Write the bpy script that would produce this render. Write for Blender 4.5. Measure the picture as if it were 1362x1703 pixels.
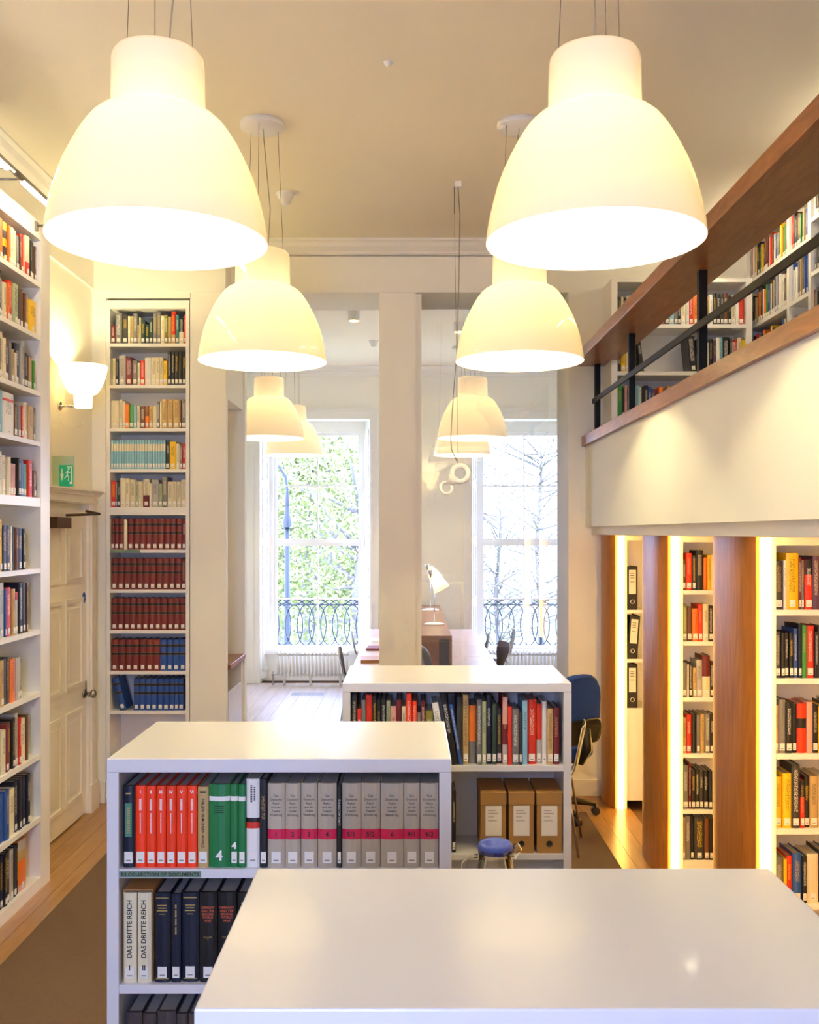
import bpy, math, random
from mathutils import Matrix, Vector
R = math.radians
scene = bpy.context.scene
col = scene.collection
for o in list(bpy.data.objects):
    bpy.data.objects.remove(o)

# ------------------------------------------------------------------ camera
F = 1650.0
cam_d = bpy.data.cameras.new('camera')
cam = bpy.data.objects.new('camera', cam_d); col.objects.link(cam)
cam.location = (0, 0, 2.0); cam.rotation_euler = (R(90), 0, 0)
cam_d.sensor_fit = 'VERTICAL'; cam_d.sensor_height = 36.0
cam_d.lens = F / 1703 * 36.0
cam_d.shift_y = 34.5 / 1703
cam_d.clip_end = 300
scene.camera = cam

# ------------------------------------------------------------------ world, exposure
world = bpy.data.worlds.new('world'); scene.world = world; world.use_nodes = True
bgn = world.node_tree.nodes['Background']
bgn.inputs[0].default_value = (0.43, 0.55, 1.0, 1); bgn.inputs[1].default_value = 9.0
vs = scene.view_settings
vs.view_transform = 'Standard'; vs.look = 'None'; vs.gamma = 1; vs.use_curve_mapping = False
vs.exposure = 1.55
cy = scene.cycles
cy.use_denoising = True
cy.max_bounces = 10; cy.diffuse_bounces = 5; cy.glossy_bounces = 4; cy.transmission_bounces = 8; cy.transparent_max_bounces = 12
cy.sample_clamp_indirect = 6.0
cy.caustics_reflective = False; cy.caustics_refractive = False
PENDANT_W = 12.0
WARM = (1.0, 0.90, 0.50)

def link(o, parent=None):
    col.objects.link(o)
    if parent is not None: o.parent = parent
    return o
def lamp_point(loc, w, r=0.05, c=WARM, parent=None):
    l = bpy.data.lights.new('bulb_light', 'POINT'); l.energy = w; l.color = c; l.shadow_soft_size = r
    o = link(bpy.data.objects.new('bulb_light', l), parent); o.location = loc
    return o
def portal(loc, rx, rz, sx, sy):
    l = bpy.data.lights.new('window_portal', 'AREA'); l.shape = 'RECTANGLE'; l.size = sx; l.size_y = sy
    l.cycles.is_portal = True
    o = link(bpy.data.objects.new('window_portal', l)); o.location = loc; o.rotation_euler = (rx, 0, rz)
portal((-1.25, 13.62, 1.95), R(-90), 0, 1.3, 3.1)
portal((1.57, 13.62, 1.95), R(-90), 0, 1.3, 3.1)
portal((-.45, -1.5, 2.15), R(90), 0, 1.0, 2.4)

# ------------------------------------------------------------------ materials
def lin(h):
    if isinstance(h, str):
        h = h.lstrip('#'); h = [int(h[i:i+2], 16) / 255 for i in (0, 2, 4)]
    return tuple(c / 12.92 if c <= .04045 else ((c + .055) / 1.055) ** 2.4 for c in h) + (1,)
def mat(name, colr, rough=.5, metal=0., spec=.5, emit=None, es=0., bump=0., bscale=60., var=0., vscale=4., coat=0.):
    m = bpy.data.materials.new(name); m.use_nodes = True
    nt = m.node_tree; b = nt.nodes['Principled BSDF']
    c = lin(colr)
    b.inputs['Base Color'].default_value = c
    b.inputs['Roughness'].default_value = rough; b.inputs['Metallic'].default_value = metal
    b.inputs['Specular IOR Level'].default_value = spec; b.inputs['Coat Weight'].default_value = coat
    b.inputs['Coat Roughness'].default_value = .06
    if emit:
        b.inputs['Emission Color'].default_value = lin(emit); b.inputs['Emission Strength'].default_value = es
    if var or bump:
        tc = nt.nodes.new('ShaderNodeTexCoord')
        if var:
            n = nt.nodes.new('ShaderNodeTexNoise'); n.inputs['Scale'].default_value = vscale; n.inputs['Detail'].default_value = 5
            nt.links.new(tc.outputs['Object'], n.inputs['Vector'])
            mx = nt.nodes.new('ShaderNodeMix'); mx.data_type = 'RGBA'
            mx.inputs[6].default_value = tuple(x * (1 - var) for x in c[:3]) + (1,)
            mx.inputs[7].default_value = tuple(min(1, x * (1 + var)) for x in c[:3]) + (1,)
            nt.links.new(n.outputs['Fac'], mx.inputs[0]); nt.links.new(mx.outputs[2], b.inputs['Base Color'])
        if bump:
            n2 = nt.nodes.new('ShaderNodeTexNoise'); n2.inputs['Scale'].default_value = bscale; n2.inputs['Detail'].default_value = 4
            nt.links.new(tc.outputs['Object'], n2.inputs['Vector'])
            bp = nt.nodes.new('ShaderNodeBump'); bp.inputs['Strength'].default_value = bump; bp.inputs['Distance'].default_value = .01
            nt.links.new(n2.outputs['Fac'], bp.inputs['Height']); nt.links.new(bp.outputs[0], b.inputs['Normal'])
    return m
def wood(name, c1, c2, scale=(1, 1, 1), rough=.35, dist=2.0, per_object=False):
    m = bpy.data.materials.new(name); m.use_nodes = True
    nt = m.node_tree; b = nt.nodes['Principled BSDF']; b.inputs['Roughness'].default_value = rough
    tc = nt.nodes.new('ShaderNodeTexCoord'); mp = nt.nodes.new('ShaderNodeMapping'); mp.inputs['Scale'].default_value = scale
    nt.links.new(tc.outputs['Object'], mp.inputs['Vector'])
    n = nt.nodes.new('ShaderNodeTexNoise'); n.inputs['Scale'].default_value = 3; n.inputs['Detail'].default_value = 8; n.inputs['Distortion'].default_value = dist
    if per_object:
        oi = nt.nodes.new('ShaderNodeObjectInfo'); n.noise_dimensions = '4D'
        ml = nt.nodes.new('ShaderNodeMath'); ml.operation = 'MULTIPLY'; ml.inputs[1].default_value = 40
        nt.links.new(oi.outputs['Random'], ml.inputs[0]); nt.links.new(ml.outputs[0], n.inputs['W'])
    nt.links.new(mp.outputs[0], n.inputs['Vector'])
    r = nt.nodes.new('ShaderNodeValToRGB'); r.color_ramp.elements[0].color = lin(c1); r.color_ramp.elements[1].color = lin(c2)
    r.color_ramp.elements[0].position = .3; r.color_ramp.elements[1].position = .72
    nt.links.new(n.outputs['Fac'], r.inputs[0]); nt.links.new(r.outputs[0], b.inputs['Base Color'])
    return m
M = {}
M['wall'] = mat('wall_paint', '#fbf7e8', .75, bump=.03, bscale=90)
M['ceil'] = mat('ceiling_paint', '#f7eed8', .9)
M['trim'] = mat('gloss_trim_paint', '#f8f4ea', .35)
M['shelf'] = mat('white_shelf_paint', '#f8f4ea', .35)
M['unit'] = mat('white_lacquer', '#e4e2e2', .22, coat=.25)
M['door'] = mat('door_paint', '#f7f0e0', .3)
M['rail'] = wood('cherry_wood', '#864e27', '#a86c3a', (6, 1, 6), .3)
M['fin'] = wood('cherry_veneer', '#98591f', '#bb7932', (5, 5, .6), .38)
M['plank'] = wood('oak_floor', '#9a6c35', '#b68a50', (7, .6, 7), .28, 1.0, True)
M['plank_back'] = wood('back_floor_sheen', '#a99a8e', '#c0b2a6', (7, .6, 7), .3, 1.0, True)  # back-room boards greyed: window sheen painted into the wood colour
M['floor'] = mat('sub_floor', '#6b4a2a', .6)
M['carpet'] = mat('brown_carpet', '#6b5139', .95, bump=.6, bscale=350, var=.14, vscale=60)
M['black'] = mat('black_steel', '#100f0e', .5, spec=.3)
M['chrome'] = mat('chrome', '#d8d8d8', .15, 1.)
M['nickel'] = mat('satin_nickel', '#a5a098', .3, 1.)
M['wire'] = mat('steel_wire', '#8d8371', .4, .6)
M['cable'] = mat('clear_cable', '#b8aa90', .5)
M['white'] = mat('white_plastic', '#f4f2ee', .4)
M['tube'] = mat('light_tube', '#ffffff', .4, emit='#fff0cf', es=16.)
M['strip'] = mat('strip_diffuser', '#fff6e0', .5, emit='#ffc964', es=6.5)
M['blue'] = mat('blue_fabric', '#17409a', .9, bump=.3, bscale=500)
M['dplastic'] = mat('dark_plastic', '#1c1a18', .45)
M['shell'] = mat('dark_ply_shell', '#33302e', .4)
M['shelledge'] = mat('ply_edge', '#e6dcc6', .5)
M['desk'] = wood('desk_wood', '#d2b8ab', '#e2cdc2', (6, 1, 6), .3)
M['kraft'] = mat('kraft_board', '#a5793f', .8, var=.08, vscale=30)
M['paper'] = mat('paper_label', '#efe6d2', .8)
M['sticker'] = mat('white_sticker', '#f3efe6', .6)
M['pages'] = mat('page_block', '#9d9a98', .85)
M['iron'] = mat('cast_iron_paint', '#0d141d', .5)
M['radiator'] = mat('radiator_enamel', '#efe9dc', .3)
M['leaf'] = mat('leaf', '#6b7034', .7)
M['leaf2'] = mat('leaf_sparse', '#5a5a40', .7)
M['bark'] = mat('bark', '#6a625c', .9)
M['grass'] = mat('lawn', '#8a9a6a', .95, var=.2, vscale=.4)
M['stone'] = mat('balcony_stone', '#b9bcc0', .8)
M['green'] = mat('exit_green', '#079a6b', .5, emit='#079a6b', es=.12)
M['signback'] = mat('sign_acrylic', '#bcd0b4', .15)
M['bluesign'] = mat('blue_sign', '#2c55b0', .5)
M['gsign'] = mat('green_card', '#6f8a70', .7)
M['ink'] = mat('dark_ink', '#26241f', .7)
M['inkw'] = mat('white_ink', '#fbf3ea', .6)
M['inkred'] = mat('red_ink', '#c25b3a', .6)
M['inkgold'] = mat('gold_ink', '#b59a55', .5)
M['pinkband'] = mat('pink_band', '#d6204f', .6)
M['redband'] = mat('red_band', '#e0402a', .6)
M['teal'] = mat('teal_panel', '#4f8a6e', .6)
M['orangecard'] = mat('orange_card', '#ff8a12', .6)
M['lid'] = mat('blue_lid', '#3d55b8', .35)
M['brownmetal'] = mat('brown_metal', '#4d3a22', .4, .4)
M['vent'] = mat('vent_metal', '#8c939b', .4, .5)
M['box'] = mat('dark_red_cover', '#8b3b30', .6)
M['leather'] = mat('tan_leather', '#b98448', .5)
def glass_mat(name, tint=(1, 1, 1, 1), f0=.06):
    m = bpy.data.materials.new(name); m.use_nodes = True; nt = m.node_tree
    for n in list(nt.nodes): nt.nodes.remove(n)
    out = nt.nodes.new('ShaderNodeOutputMaterial'); t = nt.nodes.new('ShaderNodeBsdfTransparent'); t.inputs[0].default_value = tint
    g = nt.nodes.new('ShaderNodeBsdfGlossy'); g.inputs['Roughness'].default_value = 0.0
    mx = nt.nodes.new('ShaderNodeMixShader'); fr = nt.nodes.new('ShaderNodeFresnel'); fr.inputs[0].default_value = 1.5
    ad = nt.nodes.new('ShaderNodeMath'); ad.operation = 'ADD'; ad.inputs[1].default_value = f0
    nt.links.new(fr.outputs[0], ad.inputs[0]); nt.links.new(ad.outputs[0], mx.inputs[0])
    nt.links.new(t.outputs[0], mx.inputs[1]); nt.links.new(g.outputs[0], mx.inputs[2]); nt.links.new(mx.outputs[0], out.inputs[0])
    return m
M['glass'] = glass_mat('window_glass', f0=0.)
M['screen'] = glass_mat('partition_glass', (.985, .98, .985, 1), .06)
def opal(name, trans, tcol):
    m = bpy.data.materials.new(name); m.use_nodes = True; nt = m.node_tree
    b = nt.nodes['Principled BSDF']; b.inputs['Base Color'].default_value = lin('#f6ecdc'); b.inputs['Roughness'].default_value = .05
    t = nt.nodes.new('ShaderNodeBsdfTranslucent'); t.inputs[0].default_value = lin(tcol)
    mx = nt.nodes.new('ShaderNodeMixShader'); mx.inputs[0].default_value = trans
    nt.links.new(b.outputs[0], mx.inputs[1]); nt.links.new(t.outputs[0], mx.inputs[2])
    nt.links.new(mx.outputs[0], nt.nodes['Material Output'].inputs[0])
    return m
M['opal'] = opal('opal_acrylic', .105, '#ffe4bc')
M['opal_collar'] = opal('opal_acrylic_collar', .045, '#ffe9c4')
M['opal_small'] = opal('opal_glass', .3, '#ffe9c4')

# book cover: colours come from the mesh, the blurred lettering from a noise on the spine
def cover_mat():
    m = bpy.data.materials.new('book_cover'); m.use_nodes = True; nt = m.node_tree; b = nt.nodes['Principled BSDF']
    b.inputs['Roughness'].default_value = .42
    N = nt.nodes.new; L = nt.links.new
    a = N('ShaderNodeAttribute'); a.attribute_name = 'Col'
    t = N('ShaderNodeAttribute'); t.attribute_name = 'Title'
    uv = N('ShaderNodeUVMap'); uv.uv_map = 'UV'
    sp = N('ShaderNodeSeparateXYZ'); L(uv.outputs[0], sp.inputs[0])
    def mth(op, a_, b_=None, c_=None):
        n = N('ShaderNodeMath'); n.operation = op
        for i, x in enumerate((a_, b_, c_)):
            if x is None: continue
            if isinstance(x, (int, float)): n.inputs[i].default_value = x
            else: L(x, n.inputs[i])
        return n.outputs[0]
    fu = mth('FRACT', sp.outputs[0]); k = mth('FLOOR', sp.outputs[0])
    inner = mth('LESS_THAN', mth('ABSOLUTE', mth('SUBTRACT', fu, .5)), .24)
    # where along the spine the title sits differs from book to book
    wn = N('ShaderNodeTexWhiteNoise'); wn.noise_dimensions = '1D'; L(k, wn.inputs['W'])
    lo = mth('MULTIPLY_ADD', wn.outputs['Value'], .3, .25)
    v = sp.outputs[1]
    z1 = mth('GREATER_THAN', v, lo); z2 = mth('LESS_THAN', v, mth('MULTIPLY_ADD', wn.outputs['Value'], -.12, .93))
    cm = N('ShaderNodeCombineXYZ'); L(mth('MULTIPLY', sp.outputs[0], 9), cm.inputs[0]); L(mth('MULTIPLY', v, 75), cm.inputs[1])
    nz = N('ShaderNodeTexNoise'); nz.inputs['Scale'].default_value = 1.0; nz.inputs['Detail'].default_value = 1.5; L(cm.outputs[0], nz.inputs['Vector'])
    ink = mth('GREATER_THAN', nz.outputs['Fac'], .53)
    mask = mth('MULTIPLY', mth('MULTIPLY', inner, ink), mth('MULTIPLY', z1, z2))
    mx = N('ShaderNodeMix'); mx.data_type = 'RGBA'; L(mth('MULTIPLY', mask, .8), mx.inputs[0]); L(a.outputs['Color'], mx.inputs[6]); L(t.outputs['Color'], mx.inputs[7])
    L(mx.outputs[2], b.inputs['Base Color'])
    return m
M['cover'] = cover_mat()

# ------------------------------------------------------------------ mesh helpers
class MB:
    def __init__(s): s.v = []; s.f = []; s.c = []; s.t = []; s.u = []; s.sm = []; s.mt = None
    def face(s, idx, c=None, t=None, u=None, sm=False):
        s.f.append(tuple(idx)); s.c.append(c); s.t.append(t if t is not None else c); s.u.append(u); s.sm.append(sm)
    def vert(s, p):
        if s.mt is not None: p = s.mt @ Vector(p)
        s.v.append(tuple(p)); return len(s.v) - 1
    def quad(s, pts, c=None, t=None, u=None, sm=False):
        s.face([s.vert(p) for p in pts], c, t, u, sm)
    def box(s, x0, x1, y0, y1, z0, z1, c=None):
        i = [s.vert(p) for p in ((x0,y0,z0),(x1,y0,z0),(x1,y1,z0),(x0,y1,z0),(x0,y0,z1),(x1,y0,z1),(x1,y1,z1),(x0,y1,z1))]
        for q in ((0,3,2,1),(4,5,6,7),(0,1,5,4),(1,2,6,5),(2,3,7,6),(3,0,4,7)): s.face([i[k] for k in q], c)
        return s
    def tube(s, pts, r, n=8, cap=True, c=None, closed=False):
        pts = [Vector(p) for p in pts]; rings = []; m = len(pts)
        rr = r if isinstance(r, (list, tuple)) else [r] * m
        up = None
        for i, p in enumerate(pts):
            if closed: d = pts[(i + 1) % m] - pts[i - 1]
            else: d = pts[min(i + 1, m - 1)] - pts[max(i - 1, 0)]
            d.normalize()
            if up is None: up = Vector((0, 0, 1)) if abs(d.z) < .9 else Vector((1, 0, 0))
            x = d.cross(up); x.normalize(); y = x.cross(d); y.normalize(); up = y
            rings.append([s.vert(p + (x * math.cos(a) + y * math.sin(a)) * rr[i]) for a in [2 * math.pi * k / n for k in range(n)]])
        for i in range(m if closed else m - 1):
            a, b = rings[i], rings[(i + 1) % m]
            for k in range(n): s.face((a[k], a[(k + 1) % n], b[(k + 1) % n], b[k]), c, sm=True)
        if cap and not closed:
            s.face(rings[0][::-1], c); s.face(rings[-1], c)
        return s
    def lathe(s, prof, n=32, c=None, origin=(0, 0, 0), cap0=False, cap1=False):
        ox, oy, oz = origin; rings = []
        for r, z in prof:
            rings.append([s.vert((ox + r * math.cos(2*math.pi*k/n), oy + r * math.sin(2*math.pi*k/n), oz + z)) for k in range(n)])
        for a, b in zip(rings, rings[1:]):
            for k in range(n): s.face((a[k], a[(k + 1) % n], b[(k + 1) % n], b[k]), c, sm=True)
        if cap0: s.face(rings[0][::-1], c)
        if cap1: s.face(rings[-1], c)
        return s
    def prism(s, poly, z0, z1, axis='z', sm=False):
        def P(a, b, h): return {'z': (a, b, h), 'y': (a, h, b), 'x': (h, a, b)}[axis]
        lo = [s.vert(P(a, b, z0)) for a, b in poly]; hi = [s.vert(P(a, b, z1)) for a, b in poly]; n = len(poly)
        s.face(lo[::-1]); s.face(hi)
        for k in range(n): s.face((lo[k], lo[(k + 1) % n], hi[(k + 1) % n], hi[k]), sm=sm)
        return s
    def mesh(s, name, material):
        me = bpy.data.meshes.new(name); me.from_pydata(s.v, [], s.f)
        if material is not None: me.materials.append(material)
        if any(s.sm): me.polygons.foreach_set('use_smooth', s.sm)
        if any(x is not None for x in s.c):
            A = me.color_attributes.new('Col', 'FLOAT_COLOR', 'CORNER'); B = me.color_attributes.new('Title', 'FLOAT_COLOR', 'CORNER')
            U = me.uv_layers.new(name='UV'); ca = []; ta = []; ua = []
            for f, c, t, u in zip(s.f, s.c, s.t, s.u):
                for k in range(len(f)):
                    ca += c; ta += t; ua += (u[k] if u else (0, -1))
            A.data.foreach_set('color', ca); B.data.foreach_set('color', ta); U.data.foreach_set('uv', ua)
        me.update()
        return me
    def build(s, name, material, parent=None, bevel=0., loc=None):
        o = link(bpy.data.objects.new(name, s.mesh(name, material)), parent)
        if loc: o.location = loc
        if bevel:
            b = o.modifiers.new('bevel', 'BEVEL'); b.width = bevel; b.segments = 2; b.limit_method = 'ANGLE'
        return o
def fix(o):     # make normals consistent
    import bmesh
    bm = bmesh.new(); bm.from_mesh(o.data); bmesh.ops.recalc_face_normals(bm, faces=bm.faces); bm.to_mesh(o.data); bm.free(); return o
def bx(name, m, *a, parent=None, bevel=0.):
    return MB().box(*a).build(name, m, parent, bevel)
def boxes(name, m, lst, parent=None, bevel=0.):
    mb = MB()
    for a in lst: mb.box(*a)
    return mb.build(name, m, parent, bevel)
def tag(o, label=None, cat=None, group=None, kind=None):
    if label: o['label'] = label
    if cat: o['category'] = cat
    if group: o['group'] = group
    if kind: o['kind'] = kind
    return o
def struct(o): o['kind'] = 'structure'; return o
def empty(name, loc=(0, 0, 0), rz=0, parent=None):
    o = link(bpy.data.objects.new(name, None), parent); o.location = loc; o.rotation_euler = (0, 0, rz); o.empty_display_size = .05
    return o
def copy_tree(o, parent=None):
    c = o.copy(); link(c, parent)
    if parent is not None: c.matrix_parent_inverse = o.matrix_parent_inverse.copy()
    for ch in list(o.children): copy_tree(ch, c)
    return c
def text_mesh(name, body, size, m, parent, loc, vertical=None, width=None, space=1.0, bold=0.):
    """flat lettering on a plane facing -Y; vertical: 'up' reads upward"""
    cu = bpy.data.curves.new(name, 'FONT'); cu.body = body; cu.size = size; cu.align_x = 'CENTER'; cu.align_y = 'CENTER'
    cu.space_line = space; cu.resolution_u = 2; cu.offset = bold
    tmp = bpy.data.objects.new(name, cu)
    me = bpy.data.meshes.new_from_object(tmp); bpy.data.objects.remove(tmp)
    xs = [v.co.x for v in me.vertices] or [0]
    k = 1.0
    if width and max(xs) - min(xs) > 0: k = width / (max(xs) - min(xs))
    for v in me.vertices:
        x, y = v.co.x * k, v.co.y * (max(k, .8) if width and k < 1 else 1)
        v.co = {None: (x, 0, y), 'up': (-y, 0, x), 'down': (y, 0, -x)}[vertical]
    me.materials.clear(); me.materials.append(m)
    o = link(bpy.data.objects.new(name, me), parent); o.location = loc
    return o

# ------------------------------------------------------------------ the setting
ZC = 4.206           # ceiling
XL, XR = -2.35, 2.95 # side walls
YL, YD, YB = 7.35, 7.55, 8.15   # dividing wall: left face, right face, back
YW = 13.2            # window wall, inner face
YR = -1.2            # rear wall
floor = struct(bx('floor', M['floor'], -3.2, 3.2, YR - .3, YW + .5, -.12, -.012))
struct(bx('ceiling', M['ceil'], -3.2, 3.2, YR - .3, YW + .5, ZC, ZC + .15))
random.seed(3)
def planks(x0, x1, y0, y1, w=.135, ln=1.9, pm_=None):
    cache = {}
    nx = max(1, round((x1 - x0) / w)); w = (x1 - x0) / nx
    for i in range(nx):
        y = y0 - random.random() * ln * .8
        while y < y1:
            a, b = max(y, y0), min(y + ln, y1)
            if b - a > .04:
                key = round(b - a, 2)
                if key not in cache:
                    cache[key] = MB().box(-w/2 + .0012, w/2 - .0012, .001, key - .001, -.012, 0).mesh('plank', pm_ or M['plank'])
                o = link(bpy.data.objects.new('plank', cache[key]), floor); o.location = (x0 + (i + .5) * w, a, 0)
            y += ln
planks(-2.35, -1.86, 3.4, 7.35)
planks(1.24, 1.60, 3.0, 7.55)
planks(-1.86, 1.24, 7.06, 8.15, .145)
planks(-2.6, .2, 8.15, 13.2, .155, 2.4, M['plank_back'])
planks(.2, 2.95, 8.15, 13.2, .155, 2.4, M['plank_back'])

struct(bx('wall_left', M['wall'], XL - .2, XL, YR - .2, YL + .8, 0, ZC))
struct(bx('wall_right', M['wall'], XR, XR + .2, YR - .2, YW + .5, 0, ZC))
# left third of the dividing wall, with the recess for the built-in bookcase and the counter niche behind the pier
struct(boxes('wall_dividing_left', M['wall'], [
    (XL, -2.25, YL, YB + .05, 0, ZC), (-2.25, -1.62, 7.70, YB + .05, 0, 3.74), (-2.25, -1.62, YL, YB + .05, 3.74, ZC),
    (-1.625, -1.36, YL, YL + .075, 0, ZC), (-1.625, -1.36, YL + .075, YB + .05, 3.0, ZC),
    (-2.6, -1.345, 8.1, 8.2, 0, ZC)]))
struct(boxes('wall_dividing_head', M['wall'], [(-1.36, 1.21, YD, YB, 3.826, ZC)]))
struct(boxes('wall_dividing_pillar', M['wall'], [(-.229, .046, YD, YB, 0, 3.826), (.046, .092, YD + .04, YB, 0, 3.826)]))
struct(boxes('wall_dividing_right', M['wall'], [(1.21, XR, YD, YB, 0, ZC)]))
struct(boxes('wall_back_room_left', M['wall'], [(-2.8, -2.6, 8.1, YW + .5, 0, ZC)]))
# rear wall behind the camera with its window
struct(boxes('wall_rear', M['wall'], [(XL, -.93, YR - .25, YR, 0, ZC), (.03, XR, YR - .25, YR, 0, ZC), (-.93, .03, YR - .25, YR, 0, 1.0), (-.93, .03, YR - .25, YR, 3.3, ZC)]))
# window wall
W = ((-1.85, -.655), (.965, 2.16))
ZS, ZH = .42, 3.46
mbw = MB()
xs = [-2.8, W[0][0] - .13, W[0][1] + .13, W[1][0] - .13, W[1][1] + .13, XR]
for a, b in ((0, 1), (2, 3), (4, 5)): mbw.box(xs[a], xs[b], YW, YW + .48, 0, ZC)
for a, b in ((1, 2), (3, 4)):
    mbw.box(xs[a], xs[b], YW, YW + .48, ZH + .05, ZC); mbw.box(xs[a], xs[b], YW + .2, YW + .48, 0, ZS - .03)
struct(mbw.build('wall_back_room_window', M['wall']))

def cornice(name, p0, p1, nrm, m=M['trim'], drop=.105, out=.13):
    """stepped plaster cornice from p0 to p1 (xy), nrm points into the room"""
    prof = [(0, 0), (out, 0), (out, -.014), (out - .03, -.02), (out - .05, -.05), (.03, -.075), (.03, -.09), (.012, -.094), (.012, -drop), (0, -drop)]
    mb = MB(); a, b = Vector(p0), Vector(p1); n = Vector(nrm)
    A = [mb.vert((a.x + n.x * o, a.y + n.y * o, ZC + z)) for o, z in prof]; B = [mb.vert((b.x + n.x * o, b.y + n.y * o, ZC + z)) for o, z in prof]
    for k in range(len(prof)): mb.face((A[k], A[(k+1) % len(prof)], B[(k+1) % len(prof)], B[k]))
    mb.face(A); mb.face(B[::-1])
    return struct(fix(mb.build(name, m)))
cornice('trim_1', (XL, YR), (XL, YL), (1, 0))
cornice('trim_2', (XL, YL), (-1.36, YL), (0, -1))
cornice('trim_3', (-1.36, YD), (XR, YD), (0, -1))
cornice('trim_4', (-2.6, YW), (XR, YW), (0, -1), drop=.13)
cornice('trim_5', (XR, YR), (XR, YD), (-1, 0))
# picture rail: the wall above it stands slightly proud
struct(bx('trim_6', M['wall'], XL, XL + .018, YR, YL, 3.80, ZC - .1))
struct(bx('trim_7', M['wall'], XL, -1.36, YL - .018, YL, 3.78, ZC - .1))
struct(bx('trim_8', M['wall'], -1.36, 1.21, YD - .012, YD, 3.826, ZC - .1))
struct(boxes('baseboard_left', M['trim'], [(XL, XL + .02, 5.71, 5.95, 0, .16), (XL, XL + .02, 7.22, 7.35, 0, .16), (XL, -2.25, 7.335, 7.35, 0, .16)]))
struct(boxes('baseboard_right', M['trim'], [(1.21, 1.44, YD - .015, YD, 0, .12)]))
struct(boxes('baseboard_back', M['trim'], [(-2.6, -1.98, YW - .02, YW, 0, .2), (-.525, .835, YW - .02, YW, 0, .2), (2.29, XR, YW - .02, YW, 0, .2)]))

# ------------------------------------------------------------------ windows
def make_window(n, x0, x1):
    root = struct(empty('window_%d' % n, ((x0 + x1) / 2, YW, 0)))
    hw = (x1 - x0) / 2; yg = .33
    # outer box frame and sashes
    fr = boxes('window_frame', M['trim'], [(-hw - .05, -hw, yg - .05, yg + .08, ZS, ZH), (hw, hw + .05, yg - .05, yg + .08, ZS, ZH), (-hw - .05, hw + .05, yg - .05, yg + .08, ZH, ZH + .05),
        (-hw, hw, yg - .05, yg + .08, ZH - .09, ZH)], root)
    bx('window_sill', M['trim'], -hw - .13, hw + .13, .12, yg + .12, ZS - .05, ZS, parent=root)
    rows = [ZS, 1.097, 1.865, 2.64, ZH - .09]
    zs = [rows[0] + .0]
    for i, (sash, ya) in enumerate(((0, yg + .0), (1, yg + .03))):
        a, b = (rows[0], rows[2]) if sash == 0 else (rows[2], rows[4])
        boxes('sash', M['trim'], [(-hw, -hw + .045, ya - .02, ya + .02, a, b), (hw - .045, hw, ya - .02, ya + .02, a, b), (-hw + .045, hw - .045, ya - .02, ya + .02, a, a + .05), (-hw + .045, hw - .045, ya - .02, ya + .02, b - .045, b)], root)
        mid = rows[1] if sash == 0 else rows[3]
        bx('glazing_bar', M['trim'], -hw + .045, hw - .045, ya - .015, ya + .015, mid - .011, mid + .011, parent=root)
        bx('glazing_bar', M['trim'], -.011, .011, ya - .014, ya + .014, a + .05, b - .045, parent=root)
        for (xa, xb) in ((-hw + .045, -.011), (.011, hw - .045)):
            for (za, zb) in ((a + .05, mid - .011), (mid + .011, b - .045)):
                o = MB(); o.quad([(xa, ya, za), (xb, ya, za), (xb, ya, zb), (xa, ya, zb)]); o.build('pane', M['glass'], root)
    # splayed panelled shutters in the reveals
    for s in (-1, 1):
        xi, xo = s * (hw + .13), s * (hw + .05)
        mb = MB()
        p = [(xi, .0), (xo, yg - .05), (xo + s * .02, yg - .05), (xi + s * .02, 0)]
        mb.prism(p if s < 0 else p[::-1], .05, ZH + .05)
        sh = fix(mb.build('shutter', M['trim'], root))
        for (za, zb) in ((.15, 1.02), (1.12, 1.83), (1.93, 2.6), (2.7, 3.38)):
            mq = MB(); t0, t1 = .2, .8; e = -s * .012
            P = lambda t: (xi + (xo - xi) * t, (yg - .05) * t)
            a, b = P(t0), P(t1)
            for (q0, q1, zz0, zz1) in ((a, b, za, za + .018), (a, b, zb - .018, zb), (a, P(t0 + .07), za, zb), (P(t1 - .07), b, za, zb)):
                mq.prism([(q0[0], q0[1]), (q1[0], q1[1]), (q1[0] + e, q1[1] - .004), (q0[0] + e, q0[1] - .004)], zz0, zz1)
            fix(mq.build('shutter_panel_moulding', M['trim'], sh))
    # architrave
    e = hw + .13
    arch = [(-e - .11, -e, -.035, 0, 0, ZH + .05), (e, e + .11, -.035, 0, 0, ZH + .05), (-e - .11, e + .11, -.035, 0, ZH + .05, ZH + .16),
            (-e - .03, -e - .01, -.05, -.035, 0, ZH + .05), (e + .01, e + .03, -.05, -.035, 0, ZH + .05), (-e - .14, e + .14, -.06, 0, ZH + .16, ZH + .19), (-e - .11, -e - .085, -.05, -.035, 0, ZH + .16), (e + .085, e + .11, -.05, -.035, 0, ZH + .16)]
    boxes('architrave', M['trim'], arch, root)
    return root
make_window(1, *W[0]); make_window(2, *W[1])
wr = struct(empty('window_3', (-.45, YR - .1, 0)))
boxes('window_frame', M['trim'], [(-.48, -.42, -.06, .06, 1.0, 3.3), (.42, .48, -.06, .06, 1.0, 3.3), (-.42, .42, -.06, .06, 1.0, 1.06), (-.42, .42, -.06, .06, 3.24, 3.3)], wr)
bx('glazing_bar', M['trim'], -.012, .012, -.015, .015, 1.06, 3.24, parent=wr)
for z in (1.605, 2.15, 2.695): bx('glazing_bar', M['trim'], -.42, .42, -.014, .014, z - .012, z + .012, parent=wr)
for xa, xb in ((-.42, -.012), (.012, .42)):
    for za, zb in ((1.06, 1.593), (1.617, 2.138), (2.162, 2.683), (2.707, 3.24)):
        o = MB(); o.quad([(xa, 0, za), (xb, 0, za), (xb, 0, zb), (xa, 0, zb)]); o.build('pane', M['glass'], wr)

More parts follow.
